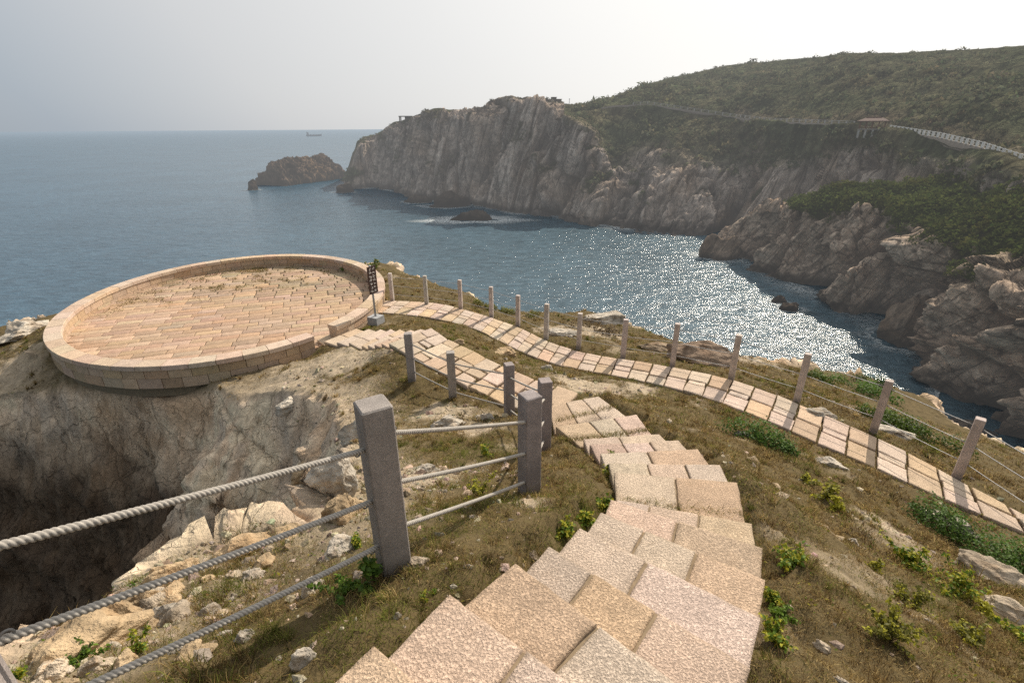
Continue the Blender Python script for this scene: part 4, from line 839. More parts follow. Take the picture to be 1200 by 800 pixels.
# ------------------------------------------------------------------ far buildings, road, ship
def road_line(x0, x1, n, off=2.5):
    px = np.array(A_X, float); P = [atD(x, y, d+off) for x, y, d in zip(A_X, A_R, A_DR)]; xs = np.linspace(x0, x1, n); P = np.array(P); return np.stack([np.interp(xs, px, P[:, k]) for k in range(3)], 1)
def far_things():
    L = road_line(705, 1395, 300); D = np.hypot(L[:, 0], L[:, 1])[:, None]; a = L*(1-1.8/D); b = L*(1+1.8/D); a[:, 2] = b[:, 2] = L[:, 2]+.35
    sk = a.copy(); sk[:, 2] -= 1.6
    j = np.arange(299); V = np.vstack([sk, a, b]); Q = np.vstack([np.stack([j, j+1, 301+j, 300+j], 1), np.stack([300+j, 301+j, 601+j, 600+j], 1)])
    tag(make_mesh('road', V, Q, None, M['far'], None, True, np.r_[np.tile([.20, .165, .13], (300, 1)), np.tile([.28, .24, .20], (600, 1))]), kind='structure')
    def railing(x0, x1, step, lab, hgt, col, w):
        L = road_line(x0, x1, 400, .9); L[:, 2] += .3; P = resample(L, step=step); t = empty('roadside_railing', tuple(P[0]), lab, 'railing')
        for p in P: o = MB().box((0, 0, hgt/2), (w, w, hgt), 0, col, .92).build('post', M['far']); o.location = Vector(p)-t.location; o.parent = t
        for z in (hgt*.92, hgt*.5): settle(MB().tube(P+np.array([0, 0, z]), .06 if z > hgt*.6 else .04, 5, col).build('rail', M['far']), t)
    railing(1043, 1300, 1.75, 'white railing along the road right of the pavilion', 1.15, (.74, .72, .68), .42)
    railing(742, 1000, 3.2, 'pale railing along the far road left of the pavilion', 1.1, (.45, .43, .40), .32)
    # pavilion on stilts at the roadside
    c = atD(1021, 152, 181); t = empty('roadside_pavilion', tuple(c), 'open pavilion with a brown tiled hip roof on grey stilts beside the road', 'pavilion'); yaw = math.radians(-36)
    R = np.array(Matrix.Rotation(yaw, 3, 'Z')); W, Dp = 6.4, 3.2
    def loc(x, y, z): return c+R@np.array([x, y, z])
    settle(MB().box(loc(0, 0, .1), (W, Dp, .3), yaw, (.30, .26, .22)).build('floor', M['far']), t)
    for x in (-2.9, -1.45, 0, 1.45, 2.9):
        for y in (-1.35, 1.35): settle(MB().box(loc(x, y, 1.2), (.22, .22, 2.1), yaw, (.20, .10, .07)).build('column', M['far']), t)
    for x in (-2.8, -1.2, .5, 1.8): settle(MB().box(loc(x, -1.3, -1.0), (.5, .45, 2.2), yaw, (.40, .38, .35)).build('pier', M['far']), t)
    rf = MB(); z0 = 2.2; V = [loc(sx*(W/2+.5), sy*(Dp/2+.5), z0) for sx, sy in ((-1, -1), (1, -1), (1, 1), (-1, 1))]+[loc(-W/2+1.4, 0, z0+.9), loc(W/2-1.4, 0, z0+.9)]+[loc(sx*(W/2+.5), sy*(Dp/2+.5), z0-.2) for sx, sy in ((-1, -1), (1, -1), (1, 1), (-1, 1))]
    rf.add(V, [[0, 1, 5, 4], [2, 3, 4, 5], [6, 7, 1, 0], [7, 8, 2, 1], [8, 9, 3, 2], [9, 6, 0, 3], [9, 8, 7, 6]], [[1, 2, 5], [3, 0, 4]], (.10, .05, .036)); settle(rf.build('roof', M['far']), t)
    settle(MB().tube([loc(-W/2+1.35, 0, z0+.93), loc(W/2-1.35, 0, z0+.93)], .11, 6, (.13, .07, .05)).build('ridge', M['far']), t)
    rl = MB()
    for y in (-1.36, 1.36): rl.box(loc(0, y, .9), (W-.3, .1, .12), yaw, (.22, .12, .08)).box(loc(0, y, .55), (W-.3, .08, .1), yaw, (.22, .12, .08))
    settle(rl.build('handrail', M['far']), t)
    # open shelter on the ridge of the far cliffs
    c = atD(476, 143, 352); t = empty('ridge_shelter', tuple(c), 'small flat roofed open shelter on the left ridge of the far cliffs', 'shelter')
    settle(MB().box(c+np.array([0, 0, 3.2]), (8.6, 5, .5), .1, (.11, .10, .09)).build('roof', M['far']), t)
    for x, y in ((-3.6, -2), (3.4, -2), (-3.6, 2), (3.4, 2)): settle(MB().box(c+np.array([x, y, 1.0]), (.6, .6, 4.2), .1, (.10, .09, .085)).build('column', M['far']), t)
    settle(MB().box(c+np.array([1.5, 1, 1.0]), (4.5, 2.4, 4.0), .1, (.12, .11, .10)).build('wall', M['far']), t)
    for x, y, w, h, lab in ((648.8, 122.5, 2.3, 3.2, 'taller left one of two small block huts on the cliff skyline'), (654.5, 122.8, 2.5, 2.4, 'lower right one of two small block huts on the cliff skyline')):
        c = atD(x, y, 288); t = empty('block_hut', tuple(c), lab, 'hut'); settle(MB().box(c+np.array([0, 0, h/2-.8]), (w, 2.2, h+1.6), .2, (.15, .13, .11)).build('wall', M['far']), t)
        settle(MB().box(c+np.array([0, 0, h+.1]), (w+.4, 2.6, .25), .2, (.12, .10, .09)).build('roof', M['far']), t); settle(MB().box(c+np.array([.2, -1.22, .6]), (.8, .1, 1.6), .2, (.05, .045, .04)).build('door', M['far']), t)
    c = atD(667, 124, 292); t = empty('utility_pole', tuple(c), 'thin lone pole on the skyline right of the block huts', 'pole'); settle(MB().tube([c-np.array([0, 0, 1.5]), c+np.array([0, 0, 3.4])], [.16, .11], 6, (.08, .075, .07)).build('shaft', M['far']), t); settle(MB().box(c+np.array([0, 0, 3.1]), (.9, .12, .12), 0, (.08, .075, .07)).build('crossarm', M['far']), t)
    # skyline shrubs
    for x, y, dr, R_, lab in ((881, 73, 385, 4.2, 'round dark bush rising from the skyline left of a longer bush row'), (986, 64, 330, 3.2, 'wide low bush on the highest part of the skyline'), (701, 119, 300, 2.4, 'small bush on the saddle of the skyline above the cliffs'), (1065, 63, 300, 1.6, 'thin bush on the skyline above the pavilion')):
        p = atD(x, y+4.5, dr); t = empty('skyline_bush', tuple(p), lab, 'bush'); pts = np.array([p+np.array([dx, 0, dz])*R_ for dx, dz in ((0, .35), (-.7, .05), (.75, 0), (1.3, -.2), (-1.3, -.25))])
        V, T, C = clumps(pts, np.array([.75, .6, .6, .45, .45])*R_, 150, .11*R_, np.tile([.04, .05, .022], (5, 1)), .9, int(x)); settle(make_mesh('crown', V, None, T, M['scrub'], None, False, C), t)
        settle(MB().tube([p-np.array([0, 0, 1.5]), p+np.array([0, 0, .3*R_])], [.3, .15], 6, (.08, .06, .04)).build('trunk', M['far']), t)
    # cargo ship
    c = at(368, 159.8, -CZ); D = np.linalg.norm(c[:2]); sc = 16/F_*D*.92/100; t = empty('cargo_ship', tuple(c), 'long grey cargo ship with its bridge at the left end on the horizon', 'ship'); yaw = .33+.0
    R = np.array(Matrix.Rotation(yaw, 3, 'Z'))
    def P(x, y, z): return c+R@np.array([x, y, z])*sc
    st = [(-50, 7, 9, 11), (-46, 8, 9, 11), (0, 8.5, 9, 8.5), (36, 8, 9, 9.5), (46, 5, 8, 12), (52, .3, 3, 13.5)]; V = []
    for x, hw, _, zt in st: V += [P(x if x < 50 else x-4, -hw*.8, -3), P(x, -hw, zt), P(x, hw, zt), P(x if x < 50 else x-4, hw*.8, -3)]
    Q = []
    for a in range(5): Q += [[a*4+k, a*4+4+k, a*4+5+k, a*4+1+k] for k in range(3)]
    Q += [[0, 1, 2, 3], [23, 22, 21, 20]]; settle(MB().add(V, Q, None, (.06, .065, .075)).build('hull', M['ship']), t)
    settle(MB().box(P(-39, 0, 17), np.array([13, 14, 13])*sc, yaw, (.10, .105, .115)).box(P(-38, 0, 24.5), np.array([8, 17, 3.2])*sc, yaw, (.11, .11, .12)).build('bridge', M['ship']), t)
    settle(MB().box(P(-45, 0, 26), np.array([4, 4, 6])*sc, yaw, (.07, .07, .08)).build('funnel', M['ship']), t)
    settle(MB().tube([P(47, 0, 11), P(47, 0, 19)], .5*sc, 6, (.07, .07, .08)).build('mast', M['ship']), t)
    for x in (-20, -2, 16, 32): settle(MB().box(P(x, 0, 10), np.array([13, 12, 3.2])*sc, yaw, (.08, .08, .085)).build('hatch', M['ship']), t)
far_things()
# ------------------------------------------------------------------ stones and boulders near the path
STONE, SAND, LIGHT = (.44, .36, .27), (.46, .34, .21), (.52, .46, .38)
STONES = [  # x, y px, width px, height px, colour, label
    (100, 745, 118, 44, SAND, 'long sunlit ochre boulder on the chasm rim at the lower left'),
    (128, 722, 66, 34, SAND, 'ochre rock slab on the rim just above the long boulder'),
    (152, 700, 60, 34, SAND, 'flat topped tan rock on the chasm rim below the top rope'),
    (196, 714, 46, 30, LIGHT, 'angular pale block lying on the rim slope between two ropes'),
    (164, 722, 34, 24, LIGHT, 'small pale boulder touching the angular block on the rim'),
    (190, 672, 56, 34, SAND, 'leaning tan rock at the chasm edge under the middle rope'),
    (216, 662, 40, 24, SAND, 'brown rock at the chasm edge behind the leaning rock'),
    (132, 750, 26, 16, LIGHT, 'rounded stone among the rim rubble beside the long boulder'),
    (66, 782, 44, 26, STONE, 'grey brown rock at the bottom left corner of the slope'),
    (112, 778, 40, 24, STONE, 'grey stone in the rim rubble below the long boulder'),
    (58, 768, 36, 22, STONE, 'half buried stone at the lower left end of the rim'),
    (206, 760, 24, 12, LIGHT, 'flat pale stone on the rim slope above the lowest rope'),
    (244, 676, 22, 12, SAND, 'small tan stone in the grass near the rim under the middle rope'),
    (290, 640, 70, 16, SAND, 'long low ridge of pale rock showing along the rim'),
    (334, 622, 46, 16, SAND, 'flat pale rock on the rim beneath the middle rope'),
    (368, 684, 27, 27, LIGHT, 'round beige stone in the grass by the lowest rope'),
    (404, 636, 52, 22, LIGHT, 'long pale stone lying left of the nearest granite post'),
    (288, 740, 20, 22, LIGHT, 'upright white stone in the dry grass below the lowest rope'),
    (262, 743, 20, 12, LIGHT, 'small whitish stone left of the upright white stone'),
    (224, 768, 60, 14, SAND, 'low rock ledge half buried in grass below the lowest rope'),
    (358, 767, 30, 26, LIGHT, 'white streaked stone half sunk in grass at bottom left'),
    (487, 657, 30, 17, STONE, 'brown stone resting against the foot of the nearest post'),
    (464, 722, 13, 9, LIGHT, 'small pale stone in the grass left of the lower steps'),
    (551, 663, 9, 7, LIGHT, 'tiny white stone in the grass above the lower steps'),
    (531, 686, 11, 5, LIGHT, 'flat tiny stone at the corner of a lower step'),
    (598, 608, 8, 6, LIGHT, 'tiny white pebble in the dry grass under the fence'),
    (396, 545, 54, 46, LIGHT, 'large pale weathered rock left of the nearest post top'),
    (402, 590, 46, 46, SAND, 'cracked tan rock in the gully left of the nearest post'),
    (420, 500, 44, 32, LIGHT, 'white rough rock behind the nearest post at the chasm edge'),
    (360, 545, 44, 24, SAND, 'orange lit rock knob on the buttress at the chasm edge'),
    (524, 492, 42, 16, LIGHT, 'pale flat rock in the grass under the fence'),
    (568, 488, 30, 10, LIGHT, 'pale rock plate in the grass left of the middle post'),
    (500, 548, 28, 12, LIGHT, 'small bleached rock between the two front posts'),
    (874, 509, 28, 12, (.26, .24, .23), 'smooth grey stone beside the dark green bush'),
    (972, 540, 34, 12, LIGHT, 'flat pale rock in the grass below the footpath'),
    (1164, 668, 84, 26, STONE, 'long brown rock outcrop below the green mat at right'),
    (1180, 712, 56, 20, STONE, 'rounded tan rock at the right edge among yellow weeds'),
    (1118, 612, 44, 14, LIGHT, 'pale broken rock just below the paved footpath'),
    (1090, 600, 30, 10, LIGHT, 'small pale rock left of the broken rock by the footpath'),
    (924, 712, 15, 9, STONE, 'small stone right of the steps beside green weeds'),
    (1000, 634, 13, 8, LIGHT, 'small pale stone alone on the dry slope'),
    (962, 756, 20, 9, STONE, 'small flat stone low on the dry slope at the bottom right'),
    (984, 796, 18, 8, LIGHT, 'white stone at the bottom edge right of the steps'),
    (1086, 726, 9, 6, LIGHT, 'tiny stone between two yellow weeds at right'),
    (807, 410, 80, 32, (.30, .22, .16), 'big brown boulder on the cliff edge beyond the footpath'),
    (770, 404, 40, 16, (.34, .26, .18), 'tan rock at the cliff edge left of the big boulder'),
    (705, 372, 60, 14, LIGHT, 'bleached rocky hump at the land edge beyond the footpath'),
    (658, 388, 34, 12, LIGHT, 'pale flat rock beside the footpath between two posts'),
    (590, 412, 36, 7, SAND, 'thin stone kerb piece in the grass beside the upper path'),
    (640, 430, 18, 8, LIGHT, 'small white stone slab in the grass between the paths'),
    (960, 482, 40, 12, LIGHT, 'grey flat rock under a post on the seaward side'),
    (1050, 505, 50, 12, LIGHT, 'low pale rock ledge seaward of the footpath'),
    (536, 400, 14, 7, SAND, 'small ochre stone at the end of the upper path'),
    (340, 470, 36, 16, LIGHT, 'pale rock lump at the brink below the terrace'),
    (30, 385, 60, 14, LIGHT, 'pale bare rock at the cliff edge left of the terrace')]
def stones():
    for k, (x, y, w, h, c, lab) in enumerate(STONES):
        p = on_ground(x, y+h*.35)
        if p is None: print('no ground', lab); continue
        dep = p[1]*CT-(p[2]-CZ)*ST; W = w/F_*dep; H = h/F_*dep
        big = W > .3; sub = 5 if W > .12 else 4
        hz = max(H*1.25, W*.35); V, T = rock_shape((W*1.02, max(W*.62, H*.8), hz), 300+k, sub, ang=.42, fine=.07 if big else .04, facets=12)
        C = rock_col(V, c, 300+k)
        o = make_mesh('boulder' if W > .3 else 'stone', V, None, T, M['rock'], None, not big, C.clip(.02, .8)); o.location = p+np.array([0, 0, hz*.10]); o.rotation_euler = (random.uniform(-.12, .12), random.uniform(-.12, .12), random.uniform(-.35, .35) - math.atan2(p[0], p[1]))
        tag(o, lab, 'rock' if W > .3 else 'stone')
    for k in range(34):                     # rubble heaped along the near rim of the chasm
        px, py = [(q[0]+(w[0]-q[0])*f, q[1]+(w[1]-q[1])*f) for q, w, f in [((58, 782), (330, 632), random.random())]][0]; p = on_ground(px+random.gauss(0, 8), py+random.gauss(10, 16))
        if p is None: continue
        W = random.choice([.07, .09, .12, .15, .2]); V, T = rock_shape((W, W*random.uniform(.6, .9), W*random.uniform(.45, .75)), 700+k, 4, ang=.42, fine=.05, facets=12); c = random.choice([STONE, SAND, (.40, .30, .19), (.36, .31, .25)])
        o = make_mesh('stone', V, None, T, M['rock'], None, True, rock_col(V, c, 700+k).clip(.02, .8)); o.location = p+np.array([0, 0, W*.08]); o.rotation_euler = (random.uniform(-.3, .3), random.uniform(-.3, .3), random.uniform(0, 6.3))
        tag(o, 'small tan rubble stone, one of many heaped along the chasm rim at lower left', 'stone', 'rubble stones along the chasm rim')
    # gravel: far too many to count
    r = np.random.default_rng(12); Vs, Ts, Cs, n = [], [], [], 0; base, T = ICO[3]; base = base[:42] if False else base
    import bmesh
    bm = bmesh.new(); bmesh.ops.create_icosphere(bm, subdivisions=1, radius=1); b1 = np.array([v.co[:] for v in bm.verts]); t1 = np.array([[v.index for v in f.verts] for f in bm.faces]); bm.free()
    Q = []
    for x0, x1, y0, y1, N in ((-4, .2, 1.0, 5, 9000), (-6, 2, 5, 12, 3000), (2, 8, 1.5, 10, 5000), (0, 9, 8, 15, 1800)):
        x = r.uniform(x0, x1, N); y = r.uniform(y0, y1, N); b = gz(x, y, GBARE); pv = gz(x, y, GPAVE); k = (r.random(N) < .12+.88*b) & (pv > .03); Q.append(np.c_[x[k], y[k], gz(x[k], y[k])])
    Q = np.vstack(Q); D = np.hypot(Q[:, 0], Q[:, 1]); s = r.gamma(1.6, .0065, len(Q)).clip(.004, .045)*(1+D*.08)
    V = Q[:, None, :]+b1[None]*s[:, None, None]*r.uniform(.6, 1.3, (len(Q), 1, 3))*np.array([1, 1, .7])*(1+.25*r.normal(size=(len(Q), len(b1), 1)))
    C = np.array([.44, .36, .27])*r.uniform(.55, 1.25, (len(Q), 1, 1))*(1+.06*r.normal(size=(len(Q), 1, 3)))
    tag(make_mesh('gravel', V.reshape(-1, 3), None, (t1[None]+np.arange(len(Q))[:, None, None]*len(b1)).reshape(-1, 3), M['rock'], None, False, np.broadcast_to(C, V.shape).reshape(-1, 3).clip(.02, .8)), 'loose gravel and grit scattered over the bare soil', 'gravel', kind='stuff')
stones()
# ------------------------------------------------------------------ grass
def blades(B, h, w, lean, col, seed):
    r = np.random.default_rng(seed); N = len(B); az = r.uniform(0, 2*math.pi, N); d = np.stack([np.cos(az), np.sin(az), 0*az], 1); fa = r.uniform(0, math.pi, N); s = np.stack([np.cos(fa), np.sin(fa), 0*fa], 1)*w[:, None]/2
    up = np.array([0, 0, 1.]); m = B+up*(h*.6)[:, None]+d*(h*lean*.35)[:, None]; t = B+up*(h*(1-.25*lean))[:, None]+d*(h*lean)[:, None]
    V = np.stack([B-s, B+s, m-s*.7, m+s*.7, t], 1).reshape(-1, 3); i = np.arange(N)*5
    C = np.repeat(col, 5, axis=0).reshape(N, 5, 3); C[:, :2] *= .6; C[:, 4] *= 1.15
    return V, np.stack([i, i+1, i+3, i+2], 1), np.stack([i+2, i+3, i+4], 1), C.reshape(-1, 3)
def grass_col(P, r, green):
    n = len(P); dry = np.array([.27, .185, .07]); straw = np.array([.44, .33, .15]); grn = np.array([.155, .165, .036]); brn = np.array([.135, .082, .036])
    u = r.random(n); g = (green+r.normal(size=n)*.20)[:, None]; sp = sstep(-.3, .35, fbm(P3(P[:, 0]*2.1+40, P[:, 1]*2.1), 3)); c = np.where((u < .12+.25*sp)[:, None], straw, np.where((u < .62)[:, None], brn, dry))
    return np.where(g > .5, grn, c)*r.uniform(.5, 1.5, (n, 1))
def grass():
    r = np.random.default_rng(77); n0 = 0; VV, QQ, TT, CC = [], [], [], []
    def put(B, h, wid, lean, col, seed):
        nonlocal n0
        V, Q, T, C = blades(B, h, wid, lean, col, seed); VV.append(V); QQ.append(Q+n0); TT.append(T+n0); CC.append(C); n0 += len(V)
    def greenness(x, y): return .33+.55*fbm(P3(x*.8+5, y*.8), 4)+.30*fbm(P3(x*2.6, y*2.6, 3), 2)+.24*sstep(5, 1.5, y)*sstep(.5, -.6, x)-.10*sstep(2.2, 3.5, x)*sstep(11, 7, y)
    for x0, x1, y0, y1, dens, hm, wid in ((-2.6, 4.2, .4, 3.6, 9500, 1.0, .0032), (-3.2, 6.2, 3.6, 7, 4600, 1.1, .0050), (-5, 9, 7, 11.5, 1900, 1.25, .0075), (-7, 9.5, 11.5, 16, 1000, 1.4, .011), (-18, 5, 16, 25, 280, 1.6, .018), (-20, -7, 9, 16, 420, 1.4, .014), (4, 13, 2, 11, 800, 1.3, .009)):
        A = (x1-x0)*(y1-y0); N = int(A*dens*.75); x = r.uniform(x0, x1, N); y = r.uniform(y0, y1, N)
        g = gz(x, y, GGRASS); pv = gz(x, y, GPAVE); cl = sstep(-.42, .10, fbm(P3(x*2.7, y*2.7, 1), 3)); k = (r.random(N) < g*(.12+.88*cl)) & (pv > -.004); x, y = x[k], y[k]
        edge = np.exp(-np.maximum(gz(x, y, GPAVE), 0)/.12)*.35; B = np.c_[x, y, gz(x, y)-.006]
        h = (.018+.035*r.random(len(x)))*hm*(1+.5*edge); put(B, h, wid*r.uniform(.6, 1.3, len(x)), r.uniform(.5, 1.7, len(x)), grass_col(B, r, greenness(x, y)+edge*.6), int(x0*10+y0*7)+1000)
        # tussocks: blades fanning out of one root
        M_ = int(A*dens/420*4.2); cx = r.uniform(x0, x1, M_); cy = r.uniform(y0, y1, M_); k = (r.random(M_) < gz(cx, cy, GGRASS)*sstep(-.25, .25, fbm(P3(cx*1.3+3, cy*1.3, 4), 3))) & (gz(cx, cy, GPAVE) > .03); cx, cy = cx[k], cy[k]
        nb = 46 if dens > 1500 else 30; rad = r.uniform(.02, .085, len(cx))*(1 if dens > 4000 else 1.5); th = r.uniform(0, 2*math.pi, (len(cx), nb)); rr = np.sqrt(r.random((len(cx), nb)))*rad[:, None]
        x = (cx[:, None]+rr*np.cos(th)).ravel(); y = (cy[:, None]+rr*np.sin(th)).ravel(); hh = np.repeat(r.uniform(.045, .11, len(cx)), nb)*hm*r.uniform(.5, 1.15, len(x)); B = np.c_[x, y, gz(x, y)-.008]
        gr = np.repeat(greenness(cx, cy)+r.normal(size=len(cx))*.22, nb); tone = np.repeat(r.uniform(.6, 1.3, (len(cx), 1)), nb, axis=0)
        put(B, hh, wid*1.1*r.uniform(.7, 1.2, len(x)), r.uniform(.25, 1.15, len(x)), grass_col(B, r, gr)*tone, int(x0*10+y0*7)+2000)
    # fringe leaning in over the slab edges and growing in the joints
    for line, dens in ([[at(728, 586, STEP_Z0-RISE*8), at(800, 596, STEP_Z0-RISE*8), at(878, 604, STEP_Z0-RISE*8)], 3], [[at(652, 514, -4.0), at(690, 512, -4.0), at(765, 502, -4.0)], 3], [[at(652, 492, -4.2), at(720, 475, -4.2)], 2]):
        P = resample(line, step=.004); P = np.repeat(P, dens, axis=0); P[:, :2] += r.normal(size=(len(P), 2))*np.array([.02, .035]); P[:, 2] -= .035
        put(P, r.uniform(.04, .085, len(P)), np.full(len(P), .005), r.uniform(.4, 1.6, len(P)), grass_col(P, r, np.full(len(P), .48)), 5)
    for A_, B_, n_ in ((PI_, PO_, 15000), (resample(PAT_L, 60), resample(PAT_R, 60), 9000)):
        i = r.integers(0, len(A_)-1, n_); u = r.random(n_)[:, None]; v = r.random(n_)[:, None]; P = (A_[i]+(A_[i+1]-A_[i])*v)*(1-u)+(B_[i]+(B_[i+1]-B_[i])*v)*u; P = P[fbm(P*np.array([2.5, 2.5, 0]), 2) > -.05]; P[:, 2] -= .03
        D = np.hypot(P[:, 0], P[:, 1]); put(P, r.uniform(.026, .040, len(P)), .003+.0006*D, r.uniform(.2, .6, len(P)), grass_col(P, r, np.full(len(P), .5)), 6)
    # weeds of grass on the far half of the terrace paving
    N = 70000; th = r.uniform(0, 2*math.pi, N); q = EC+(np.cos(th)*np.sqrt(r.random(N))*(ER[0]-.5))[:, None]*EV[:, 0]+(np.sin(th)*np.sqrt(r.random(N))*(ER[1]-.5))[:, None]*EV[:, 1]
    d = q-EC; inner = np.hypot((d@EV[:, 0])/(ER[0]-.5), (d@EV[:, 1])/(ER[1]-.5)); far = d@np.array([-.45, .9]); pr = sstep(.4, 3.6, far)*sstep(.0, .35, fbm(P3(q[:, 0]*1.1, q[:, 1]*1.1, 7), 3)+.35*sstep(.85, .99, inner)); k = r.random(N) < pr*.8
    P = np.c_[q[k], np.full(k.sum(), CZ+FLOOR_Z-.005)]; put(P, r.uniform(.03, .08, len(P)), np.full(len(P), .016), r.uniform(.4, 1.6, len(P)), grass_col(P, r, np.full(len(P), .36)), 9)
    # small broad-leaved herbs in the turf
    N = 15000; x = np.r_[r.uniform(-3, 4.5, N//2), r.uniform(-5, 9, N//2)]; y = np.r_[r.uniform(.6, 5, N//2), r.uniform(4, 14, N//2)]; g = gz(x, y, GGRASS); k = (r.random(N) < g*sstep(.0, .4, fbm(P3(x*1.6+70, y*1.6, 2), 3))) & (gz(x, y, GPAVE) > .02); x, y = x[k], y[k]; n = len(x)
    D = np.hypot(x, y); B = np.c_[x, y, gz(x, y)+r.uniform(.01, .045, n)]; nr = r.normal(size=(n, 3))*.6+np.array([0, 0, 1]); nr /= np.linalg.norm(nr, axis=1)[:, None]; a = np.cross(nr, r.normal(size=(n, 3))); a /= np.linalg.norm(a, axis=1)[:, None]; b = np.cross(nr, a); L = (r.uniform(.005, .013, n)*(1+D*.09))[:, None]
    V = np.stack([B-a*L, B+b*L*.5, B+a*L, B-b*L*.5], 1).reshape(-1, 3); u = r.random((n, 1)); C = np.where(u < .45, [[.11, .15, .025]], np.where(u < .7, [[.30, .27, .04]], [[.16, .10, .04]]))*r.uniform(.6, 1.3, (n, 1)); VV.append(V); QQ.append(np.arange(n*4).reshape(-1, 4)+n0); CC.append(np.repeat(C, 4, axis=0)); n0 += n*4
    tag(make_mesh('grass', np.vstack(VV), np.vstack(QQ), np.vstack(TT), M['grass'], None, True, np.vstack(CC).clip(.004, .9)), 'short dry brown and olive grass covering the slope', 'grass', kind='stuff')
    print('grass blades', n0//5)
grass()
# ------------------------------------------------------------------ weeds and bushes
def leaf_fan(mb, c, nrm, L, W, col, r):
    """One broad leaf: a folded, curved blade of six faces."""
    nrm = nrm/np.linalg.norm(nrm); a = np.cross(nrm, r.normal(size=3)); a /= np.linalg.norm(a); b = np.cross(nrm, a); u = np.array([0, .3, .65, 1.]); w = np.array([.12, 1, .85, .05])*W/2
    mid = [c+a*L*x+nrm*L*(.25*x-.45*x*x) for x in u]; V = []
    for m, ww in zip(mid, w): V += [m-b*ww+nrm*ww*.35, m, m+b*ww+nrm*ww*.35]
    Q = []
    for i in range(3): Q += [[i*3, i*3+1, i*3+4, i*3+3], [i*3+1, i*3+2, i*3+5, i*3+4]]
    mb.add(V, Q, None, col)
GRN, YEL, DRK, OLV = np.array([.12, .19, .022]), np.array([.36, .34, .035]), np.array([.085, .15, .026]), np.array([.17, .165, .040])
WEEDS = [  # x, y, width px, height px, leaf px, colours, leaf count, label
    (716, 556, 16, 16, 5, (GRN, YEL), 60, 'bright green fleshy weed at the left edge of the middle steps'),
    (704, 590, 22, 18, 6, (GRN, YEL), 80, 'bright green weed clump between grass and the narrow step'),
    (686, 606, 26, 20, 6, (GRN, YEL), 90, 'leafy green weed clump left of the middle steps'),
    (664, 622, 30, 16, 6, (YEL, GRN), 80, 'yellowish weed spreading at a lower step corner'),
    (720, 536, 12, 12, 4, (GRN, OLV), 40, 'small green tuft at the upper left edge of the steps'),
    (775, 663, 8, 12, 3, (OLV, DRK), 40, 'small dark tuft sprouting from a joint high in the lower steps'),
    (704, 678, 10, 12, 3, (OLV, YEL), 40, 'small olive tuft sprouting from a joint in the lower steps'),
    (792, 563, 6, 8, 3, (OLV, GRN), 26, 'tiny weed in the joint of the broad middle step'),
    (925, 652, 36, 24, 7, (GRN, YEL), 110, 'green leafy weed on the dry slope right of the steps'),
    (904, 700, 20, 16, 6, (GRN, YEL), 70, 'green weed at the right edge of the steps'),
    (913, 716, 24, 18, 6, (GRN, GRN), 80, 'green weed just below another weed beside the right step edge'),
    (906, 740, 36, 24, 7, (YEL, GRN), 110, 'yellow topped green weed beside the lowest right step'),
    (966, 575, 30, 22, 5, (YEL, OLV), 80, 'yellow flowering weed high on the dry slope'),
    (978, 588, 22, 18, 5, (YEL, YEL), 60, 'bright yellow weed just below another on the dry slope'),
    (944, 560, 24, 14, 5, (YEL, OLV), 50, 'faint yellow weed at the top of the dry slope'),
    (1024, 660, 24, 18, 5, (YEL, OLV), 60, 'small yellow weed left of a larger yellow green weed'),
    (1062, 650, 56, 34, 6, (YEL, GRN), 150, 'wide yellow green weed in the middle of the dry slope'),
    (1066, 698, 44, 26, 5, (OLV, YEL), 150, 'olive bushy weed with fine leaves on the dry slope'),
    (1040, 730, 56, 48, 6, (OLV, YEL), 260, 'largest olive bush with pale flower heads on the dry slope'),
    (1130, 735, 44, 34, 6, (OLV, YEL), 150, 'olive yellow bush at the lower right'),
    (1126, 680, 50, 40, 6, (YEL, GRN), 120, 'sprawling yellow weed below the brown rock outcrop'),
    (1150, 706, 30, 20, 6, (YEL, YEL), 60, 'bright yellow weed beside the rounded tan rock'),
    (1190, 738, 30, 22, 7, (YEL, GRN), 60, 'yellow weed cut by the right edge of the view'),
    (440, 668, 34, 40, 12, (DRK, GRN), 26, 'dark bluish leafy plant left of the nearest post foot'),
    (404, 682, 44, 24, 7, (GRN, DRK), 70, 'low green plant beside the round beige stone'),
    (418, 632, 22, 20, 5, (GRN, YEL), 50, 'bright green plant on the long pale stone by the post'),
    (560, 570, 36, 26, 5, (YEL, OLV), 90, 'yellow green weed under the ropes between the front posts'),
    (566, 527, 16, 16, 4, (YEL, GRN), 40, 'small yellow weed under the rope behind the front posts'),
    (100, 764, 34, 24, 6, (DRK, GRN), 70, 'dark green plant among the rim rocks'),
    (170, 690, 16, 12, 4, (GRN, DRK), 36, 'small green plant growing out of the rim rock'),
    (160, 752, 40, 24, 6, (GRN, YEL), 70, 'yellow green plant in the rim rubble above the lowest rope'),
    (24, 792, 30, 18, 6, (GRN, YEL), 50, 'yellow green plant in the bottom left corner'),
    (400, 642, 10, 8, 3, (GRN, GRN), 20, 'tiny green sprig left of the nearest post'),
    (412, 303, 24, 14, 4, (OLV, DRK), 90, 'bushy tuft rising behind the far parapet'),
    (436, 312, 26, 14, 4, (OLV, DRK), 90, 'brown green tuft beside the parapet end behind the sign'),
    (496, 700, 12, 10, 4, (YEL, GRN), 30, 'small pale green sprout left of the lower steps'),
    (510, 694, 10, 8, 3, (GRN, YEL), 24, 'tiny sprout near the corner of a lower step'),
    (846, 590, 10, 8, 3, (GRN, OLV), 24, 'tiny green weed at the right end of the narrow step'),
    (1122, 438, 1, 1, 1, (DRK, DRK), 1, '')]
